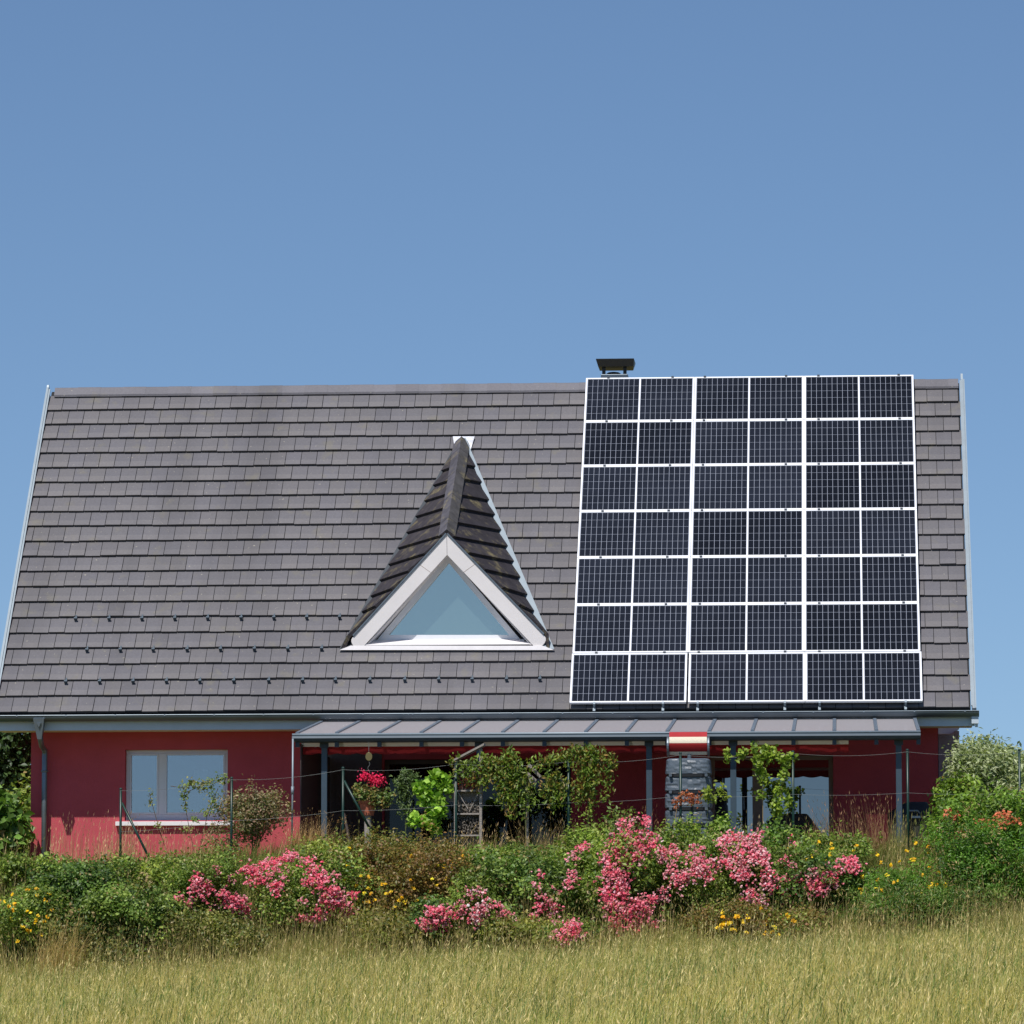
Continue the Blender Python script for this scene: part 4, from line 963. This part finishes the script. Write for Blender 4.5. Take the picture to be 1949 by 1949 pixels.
bush('green_shrub', 'green leafy shrub at the foot of the right door vine', 'shrub', (1482, 1608, 34, 36, -5.9, .35), 200, .055, [lin(92, 124, 56), lin(76, 106, 50)], per=10, spread=.06)
bush('green_shrub', 'loose green shrub below the young tree with pale leaves', 'shrub', (725, 1628, 68, 26, -5.7, .4), 380, .05, [lin(92, 104, 50), lin(76, 90, 42), lin(124, 120, 70)], per=10, spread=.07)
bush('green_shrub', 'green scrub in front of the insect hotel', 'shrub', (930, 1645, 95, 30, -6.3, .5), 480, .05, [lin(96, 120, 54), lin(78, 104, 46), lin(120, 134, 66)], per=11, spread=.06)

bush('green_shrub', 'leafy shrub on the bank at the foot of the left end of the red wall', 'shrub', (60, 1668, 66, 30, -6.4, .4), 360, .055, G_mid, per=12, spread=.06)
bush('green_shrub', 'small fresh green shrub on the bank right of the grey downpipe', 'shrub', (215, 1668, 74, 26, -6.3, .4), 340, .05, G_mid+G_dark[:1], per=12, spread=.06)
bush('green_shrub', 'yellow green shrub on the bank below the left window sill', 'shrub', (320, 1668, 60, 32, -6.4, .4), 340, .05, [lin(108, 128, 58), lin(128, 142, 70), lin(88, 110, 50)], per=12, spread=.06)
bush('green_shrub', 'green scrub on the bank behind the middle pink roses', 'shrub', (660, 1635, 80, 26, -6.3, .4), 340, .05, [lin(108, 124, 54), lin(128, 136, 70), lin(92, 108, 50)], per=12, spread=.06)
bush('green_shrub', 'fresh green scrub on the bank left of the tall pink rose', 'shrub', (1095, 1612, 70, 34, -6.3, .4), 380, .05, [lin(108, 132, 58), lin(128, 148, 70), lin(88, 112, 50)], per=12, spread=.06)
bush('green_shrub', 'pale scrub between the two low pink roses in the front', 'shrub', (985, 1772, 78, 22, -8.7, .35), 200, .045, [lin(116, 122, 60), lin(136, 136, 76), lin(92, 106, 50)], per=12, spread=.06)
# ------------------------------------------------------------ plants around the terrace
# geranium in a pot
gp = thing('potted_geranium', (X(705, -4.9), -4.9, 0), 'terracotta pot of bright pink geranium beside the fence brace', 'potted plant')
pc = at(700, 1552, -4.9); MB().lathe(pc, [(.085, 0), (.12, .17), (.135, .175), (.135, .215), (.115, .215), (.11, .18)], 22).build('pot', m_terra, gp, smooth=False)
MB().tube([(pc.x, pc.y, 0), (pc.x, pc.y, pc.z)], .05, 10).build('stand', m_wood, gp)
def cloud(parent, name, blobs, per, ln, cols, asp=.6, spread=.03, upv=.5, droop=0, m_=None, Y=None):
    tm = TM()
    for px, py, rad, n in blobs:
        cc_ = np.array(at(px, py, Y)); R_ = rad*sc(Y); q = cc_+norm(rng.standard_normal((n, 3)))*R_*(rng.random((n, 1))**.45)*np.array([1, .8, 1])
        P = np.repeat(q, per, 0)+rng.normal(0, spread, (n*per, 3)); N = rng.normal(0, .6, (n*per, 3))+np.array([0, -.4, upv])
        c = np.repeat(pal(cols, n, .13), per, 0)*(1+.12*rng.standard_normal((n*per, 1))); leaves(tm, P, N, ln, asp, np.clip(c, .004, .95), droop)
    return tm.build(name, m_ or m_leaf, parent)
cloud(gp, 'foliage', [(690, 1508, 16, 60), (712, 1515, 20, 80), (735, 1520, 16, 50), (680, 1502, 9, 20)], 6, .045, [lin(98, 120, 62), lin(120, 140, 74), lin(130, 110, 60)], Y=-5.0)
cloud(gp, 'blossom', [(692, 1477, 9, 34), (712, 1484, 10, 44), (722, 1487, 8, 30)], 4, .035, [lin(226, 36, 84), lin(240, 70, 110), lin(200, 26, 70)], m_=m_petal, Y=-5.0)
sm = MB()
for a_, b_ in ((692, 1477), (712, 1484), (700, 1480)): sm.tube([pc+Vector((0, 0, .2)), at(a_, b_, -5.0)], .006, 5)
sm.build('stalk', m_stem, gp)
# two other terrace plants
def plant(name, label, cat, blobs, Y, ln, cols, stems, per=7, asp=.55, droop=.3, spread=.035, flowers=None, stemmat=None, sr=.008):
    b0 = at(blobs[0][0], 1600, Y); g0_ = float(gz(b0.x, Y)); t = thing(name, (b0.x, Y, g0_), label, cat)
    cloud(t, 'foliage', blobs, per, ln, cols, asp, spread, .4, droop, Y=Y)
    q = MB()
    for path in stems: q.tube([at(px, py, Y+.02) for px, py in path], sr, 6)
    q.build('stem', stemmat or m_stem, t); return t
plant('oleander_plant', 'upright grey green plant left of the bright leaved vine', 'plant', [(772, 1478, 10, 26), (765, 1495, 15, 50), (785, 1490, 10, 24), (770, 1515, 12, 30), (772, 1540, 12, 24), (788, 1482, 7, 12)], -4.9, .06, [lin(92, 112, 62), lin(112, 130, 76), lin(74, 92, 52)], [[(772, 1650), (772, 1560), (770, 1478)], [(772, 1580), (790, 1485)]], asp=.35)
plant('grape_vine', 'climbing plant with large bright lime green leaves in front of the dark doors', 'vine', [(802, 1502, 12, 22), (815, 1515, 16, 34), (828, 1530, 15, 30), (835, 1545, 12, 20), (820, 1560, 16, 26), (790, 1562, 8, 10), (830, 1482, 10, 16), (845, 1492, 12, 20), (852, 1500, 7, 10), (825, 1575, 10, 14)], -5.2, .085, G_bright, [[(825, 1660), (822, 1580), (815, 1520), (805, 1500)], [(822, 1540), (835, 1490), (850, 1500)]], per=7, asp=.85, droop=.6, spread=.04)
cols_v = [lin(106, 130, 48), lin(128, 148, 58), lin(84, 108, 44), lin(140, 112, 58)]
def drape(name, label, tops, stems):
    # strands that hang from the wires: (px, top, length px, leaves)
    blobs = []
    for px, top, ln_, dens in tops:
        k = max(2, int(ln_/9)); x = px
        for q in range(k+1):
            x += random.gauss(0, 2.2); t = q/k; blobs.append((x, top+ln_*t, 8.5*(1-.55*t)+random.uniform(0, 2), max(2, int(dens*.68*(1-.6*t)))))
    plant(name, label, 'vine', blobs, -5.5, .068, cols_v, stems, per=5, asp=.40, droop=1.6, spread=.04)
drape('virginia_creeper', 'creeper draping the fence between the insect hotel and the bird house',
      [(866, 1448, 30, 6), (880, 1458, 28, 8), (893, 1460, 34, 9), (906, 1456, 40, 9), (920, 1444, 52, 12), (933, 1446, 46, 12), (945, 1450, 70, 13), (957, 1448, 58, 13), (969, 1438, 84, 14), (980, 1456, 64, 14), (990, 1462, 92, 14), (1001, 1480, 70, 12), (966, 1430, 20, 6), (955, 1506, 30, 8), (1010, 1500, 40, 7)],
      [[(1003, 1660), (1000, 1560), (985, 1490), (920, 1452), (870, 1450)], [(985, 1490), (1000, 1465)]])
drape('virginia_creeper', 'creeper hanging in two green curtains right of the bird house',
      [(1018, 1450, 12, 6), (1032, 1447, 10, 8), (1048, 1442, 12, 9), (1062, 1438, 12, 9), (1078, 1436, 14, 9), (1092, 1426, 34, 11), (1104, 1424, 60, 12), (1115, 1426, 92, 14), (1126, 1428, 118, 13), (1138, 1432, 84, 12), (1150, 1440, 62, 10), (1160, 1444, 30, 6), (1040, 1488, 34, 10), (1052, 1478, 56, 12), (1064, 1476, 60, 12), (1076, 1488, 44, 11), (1090, 1494, 34, 10), (1104, 1498, 38, 9), (1156, 1496, 26, 6), (1118, 1556, 26, 4)],
      [[(1118, 1660), (1120, 1560), (1118, 1480), (1095, 1436), (1050, 1442), (1010, 1452)], [(1118, 1520), (1080, 1510), (1050, 1500)]])
plant('door_vine', 'thin vine with small clusters of leaves climbing in front of the right terrace door', 'vine', [(1438, 1424, 8, 12), (1452, 1432, 12, 26), (1472, 1436, 12, 28), (1445, 1450, 11, 26), (1450, 1468, 9, 20), (1455, 1485, 8, 14), (1488, 1450, 9, 16), (1500, 1445, 9, 16), (1512, 1440, 6, 8), (1495, 1462, 6, 8), (1490, 1480, 8, 12), (1385, 1439, 8, 10), (1410, 1440, 7, 8), (1418, 1430, 5, 6), (1485, 1510, 12, 24), (1500, 1528, 10, 16), (1480, 1530, 10, 18), (1482, 1548, 12, 22), (1448, 1512, 6, 8), (1462, 1425, 7, 9)], -5.5, .06, [lin(128, 150, 50), lin(148, 166, 62), lin(104, 128, 44)], [[(1450, 1660), (1452, 1560), (1452, 1490), (1445, 1440), (1410, 1440), (1380, 1439)], [(1448, 1440), (1480, 1436), (1512, 1440)], [(1480, 1640), (1482, 1540), (1492, 1470)]], per=4, asp=.7, droop=.5, sr=.005, stemmat=m_drystem)
plant('tank_vine', 'sprig of yellowish leaves hanging over the right edge of the grey tank', 'vine', [(1348, 1508, 9, 18), (1355, 1518, 7, 10), (1374, 1500, 6, 8), (1378, 1515, 6, 8), (1345, 1520, 7, 10)], -5.5, .055, [lin(128, 146, 52), lin(150, 160, 66)], [[(1342, 1600), (1350, 1510), (1365, 1506), (1378, 1510)]], per=4, asp=.6, sr=.004)
plant('withered_branch', 'withered rust brown leaves across the front of the grey tank', 'branch', [(1302, 1515, 6, 12), (1315, 1518, 6, 12), (1328, 1520, 6, 10), (1295, 1522, 6, 10), (1318, 1525, 5, 8), (1285, 1530, 5, 6)], -5.55, .05, [lin(168, 92, 56), lin(140, 74, 46), lin(190, 116, 76)], [[(1278, 1600), (1290, 1528), (1303, 1512), (1330, 1518)]], per=4, asp=.5, droop=1, stemmat=m_drystem, sr=.005)
plant('climbing_rose', 'straggly climbing rose reaching across the left window', 'climbing plant', [(350, 1495, 8, 10), (368, 1492, 8, 12), (385, 1495, 9, 12), (400, 1490, 8, 10), (415, 1484, 7, 9), (430, 1480, 5, 7), (350, 1515, 7, 8), (352, 1535, 6, 6), (400, 1505, 8, 9), (405, 1525, 7, 8), (395, 1545, 8, 10), (370, 1560, 8, 8), (288, 1530, 4, 4), (355, 1580, 7, 6), (285, 1512, 4, 3), (298, 1570, 4, 4), (308, 1600, 4, 4)], -4.9, .05, [lin(124, 140, 66), lin(100, 122, 50), lin(140, 132, 80)], [[(375, 1660), (365, 1600), (355, 1550), (350, 1500), (325, 1496)], [(350, 1510), (400, 1488), (432, 1480), (450, 1487)], [(375, 1640), (395, 1550), (415, 1500)], [(322, 1640), (310, 1600), (298, 1560), (284, 1510)]], per=4, asp=.55, sr=.005, stemmat=m_bark)

# ------------------------------------------------------------ grasses
def hx(P): return .30+.70*sstep(2.6, 4.2, P[:, 0])
def strip(n, x0, x1, y0, y1): 
    x = rng.uniform(x0, x1, n); y = rng.uniform(y0, y1, n); return np.stack([x, y, gz(x, y)], 1)
# meadow in front
tm = TM()
MEAD = [lin(200, 186, 112), lin(178, 170, 92), lin(222, 206, 144), lin(124, 138, 66), lin(200, 172, 112)]
def fieldpts(n):
    y = -8.9-rng.random(n)**.9*31.5; t = y-CY; cxw = CX-math.sin(YAW)*t; hwid = t*.1075+3.0
    x = cxw+rng.uniform(-1, 1, n)*hwid; return np.stack([x, y, gz(x, y)], 1)
def patch(P): return np.sin(P[:, 0]*.9+P[:, 1]*.35)*np.sin(P[:, 1]*.55-P[:, 0]*.3+1)
N1 = 300000; P = fieldpts(N1); pt = patch(P)[:, None]
c = pal(MEAD, N1, .24, [.30, .22, .16, .16, .16])*np.array([1.05, 1, .95]); c = c*(1+.14*pt+.10*patch(P*3.1)[:, None]+.08*patch(P*7.3)[:, None])*np.array([[1, 1, 1]])+np.maximum(-pt, 0)*np.array([[-.01, .02, -.004]])
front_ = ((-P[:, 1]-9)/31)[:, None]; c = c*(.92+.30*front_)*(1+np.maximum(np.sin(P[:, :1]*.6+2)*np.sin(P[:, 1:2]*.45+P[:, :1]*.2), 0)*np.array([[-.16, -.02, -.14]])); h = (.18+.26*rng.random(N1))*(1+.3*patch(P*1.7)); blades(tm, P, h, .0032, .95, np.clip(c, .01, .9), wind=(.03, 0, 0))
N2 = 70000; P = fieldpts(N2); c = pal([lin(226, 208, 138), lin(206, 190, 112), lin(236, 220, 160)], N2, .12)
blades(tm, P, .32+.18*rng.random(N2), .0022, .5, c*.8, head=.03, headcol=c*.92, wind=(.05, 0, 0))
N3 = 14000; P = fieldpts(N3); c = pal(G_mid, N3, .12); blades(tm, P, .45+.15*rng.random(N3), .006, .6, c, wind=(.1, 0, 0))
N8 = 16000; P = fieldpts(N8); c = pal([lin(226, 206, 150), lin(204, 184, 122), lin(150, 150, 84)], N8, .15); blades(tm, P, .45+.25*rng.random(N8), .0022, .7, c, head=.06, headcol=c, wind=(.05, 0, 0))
tag(tm.build('meadow_grass', m_grass, org=(7, -25, -2)), 'tall yellow green meadow grass going to seed across the foreground field', 'grass', kind='stuff')
# bank grass
tm = TM(); N6 = 15000; P = strip(N6, -2, 17.5, -9.6, -6.0); c = pal([lin(206, 184, 130), lin(176, 160, 100), lin(140, 146, 78), lin(190, 160, 116)], N6, .15)
k_ = (np.sin(P[:, 0]*2.3)+np.sin(P[:, 0]*5.1+1)+rng.normal(0, .6, N6) > .1)|(P[:, 1] < -8.4); P = P[k_]; c = c[k_]; blades(tm, P, .45+.5*rng.random(len(P))**1.5, .0026, .5, c, head=.05, headcol=c, wind=(.05, 0, 0))
N7 = 34000; P = strip(N7, -3, 18.5, -10.4, -8.3); c = pal([lin(150, 148, 80), lin(176, 164, 100), lin(112, 126, 60), lin(196, 176, 118)], N7, .2); c = c*1.1; blades(tm, P, (.18+.34*rng.random(N7)**1.5)*(1+.3*np.sin(P[:, 0]*1.9)*np.sin(P[:, 0]*.7+1)), .0035, .7, c, wind=(.03, 0, 0))
N4 = 42000; P = strip(N4, -2, 17.5, -9.6, -4.9)
c = pal([lin(104, 116, 52), lin(128, 128, 66), lin(84, 102, 44), lin(150, 136, 84)], N4, .15)
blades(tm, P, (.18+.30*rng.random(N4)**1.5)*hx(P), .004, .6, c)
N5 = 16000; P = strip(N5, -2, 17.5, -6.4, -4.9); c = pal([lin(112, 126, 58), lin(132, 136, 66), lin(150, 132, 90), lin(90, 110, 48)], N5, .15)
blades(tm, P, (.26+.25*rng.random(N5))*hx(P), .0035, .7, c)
tag(tm.build('bank_grass', m_grass, org=(7, -7, -1)), 'mixed green and dry grass filling the bank between the shrubs', 'grass', kind='stuff')
# dry seed stalks
def tuft(label, pxs_, tops, Y, n, cols, spread=.25, w_=.003, head=.05, lean=.25, wind=(.05, 0, 0), name='dry_grass_tuft', cat='grass tuft'):
    x0, x1 = X(pxs_[0], Y), X(pxs_[1], Y); n = int(n); x = rng.uniform(x0, x1, n); y = Y+rng.uniform(-spread, spread, n); z = gz(x, y)
    P = np.stack([x, y, z], 1); zt0, zt1 = Z(tops[0], Y), Z(tops[1], Y); h = np.maximum(zt0+(zt1-zt0)*rng.random(n)**1.6-z, .1)
    tm = TM(); c = pal(cols, n, .14); blades(tm, P, h, w_, lean, c, head=head, headcol=c*1.08, wind=wind)
    return tag(tm.build(name, m_grass), label, cat, 'dry grass tufts along the terrace')
WHEAT = [lin(206, 166, 128), lin(188, 146, 108), lin(220, 184, 146)]
tuft('sparse tall dry grass stalks in front of the left red wall', (95, 260), (1625, 1540), -5.2, 300, WHEAT)
tuft('fine pinkish dry grass below the left window', (200, 400), (1630, 1570), -5.0, 420, WHEAT, w_=.0022)
tuft('arching tan dry grass clump beside the side screen pole', (550, 625), (1580, 1535), -4.9, 420, [lin(186, 150, 104), lin(160, 126, 84), lin(206, 174, 124)], lean=.9, head=.03)
tuft('dry straw in front of the insect hotel', (860, 950), (1620, 1560), -5.9, 260, [lin(190, 160, 116), lin(210, 180, 134)], lean=.7)
tuft('reddish dry grass stalks between the right door and the barbecue', (1540, 1700), (1600, 1510), -4.9, 420, [lin(168, 124, 98), lin(186, 146, 112), lin(140, 118, 72)], lean=.35, wind=(-.08, 0, 0))
tuft('green and straw coloured tall grass in front of the covered barbecue', (1690, 1790), (1610, 1545), -5.2, 360, [lin(150, 148, 84), lin(176, 160, 104), lin(112, 120, 60)])
tuft('dry stalks in front of the dark red wall left of the grey tank', (1130, 1260), (1590, 1530), -5.2, 160, [lin(140, 104, 72), lin(168, 130, 92)], lean=.4)
tuft('straw coloured tuft leaning over the front left bank', (75, 150), (1810, 1730), -8.9, 420, [lin(196, 170, 112), lin(176, 150, 96)], lean=.5, wind=(.1, 0, 0))
tuft('straw coloured stalks at the foot of the right bank', (1560, 1720), (1790, 1700), -9.0, 300, [lin(176, 160, 104), lin(150, 140, 80)], lean=.6)
tuft('pale arching grass at the lower right corner of the bank', (1820, 1960), (1770, 1690), -9.0, 360, [lin(186, 172, 120), lin(166, 156, 96)], lean=.7, wind=(-.1, 0, 0))
tuft('tall wispy stalks in front of the middle roses', (560, 800), (1790, 1710), -8.9, 420, [lin(150, 146, 84), lin(176, 160, 104)], lean=.4)
tuft('dry stalks in front of the bird house creeper', (980, 1100), (1600, 1545), -5.7, 200, [lin(176, 150, 106), lin(150, 124, 84)], lean=.5)
tuft('grass stalks between the left window roses and the field', (330, 560), (1830, 1740), -9.0, 420, [lin(140, 138, 76), lin(166, 150, 94)], lean=.4)
tuft('pale bent seed heads right of the grey tank', (1385, 1460), (1600, 1550), -5.7, 110, [lin(196, 180, 150), lin(170, 150, 116)], lean=.6)

# ------------------------------------------------------------ light
sun_dir = Vector((-.365, -1, 1.645)).normalized()
elev = math.asin(sun_dir.z); az = math.atan2(sun_dir.x, sun_dir.y)     # clockwise from +Y
sl_ = bpy.data.lights.new('sun', 'SUN'); sl_.energy = 4.8; sl_.angle = R(.53); sl_.color = (1, .955, .90)
so_ = bpy.data.objects.new('sun', sl_); col.objects.link(so_); so_.rotation_euler = sun_dir.to_track_quat('Z', 'Y').to_euler()
wd = bpy.data.worlds.new('World'); scene.world = wd; wd.use_nodes = True; nt = wd.node_tree
bg = nt.nodes['Background']; sky = nt.nodes.new('ShaderNodeTexSky'); sky.sky_type = 'NISHITA'; sky.sun_disc = False
sky.sun_elevation = elev; sky.sun_rotation = az; sky.air_density = 1.0; sky.dust_density = .0; sky.ozone_density = 6; sky.altitude = 200
tc = nt.nodes.new('ShaderNodeTexCoord'); mp = nt.nodes.new('ShaderNodeVectorMath'); mp.operation = 'ADD'; mp.inputs[1].default_value = (0, 0, .07)
nz_ = nt.nodes.new('ShaderNodeVectorMath'); nz_.operation = 'NORMALIZE'
nt.links.new(tc.outputs['Generated'], mp.inputs[0]); nt.links.new(mp.outputs[0], nz_.inputs[0]); nt.links.new(nz_.outputs[0], sky.inputs['Vector'])
nt.links.new(sky.outputs[0], bg.inputs['Color']); bg.inputs['Strength'].default_value = .098
scene.view_settings.view_transform = 'Standard'; scene.view_settings.look = 'None'; scene.view_settings.gamma = 1; scene.view_settings.exposure = 0
scene.render.engine = 'CYCLES'
scene.render.resolution_x = 1024; scene.render.resolution_y = 1024
for o in bpy.data.objects:
    for k in ('_o', '_c', '_r', '_sp'):
        if k in o: del o[k]
    if o.parent is not None and 'category' in o: del o['category']
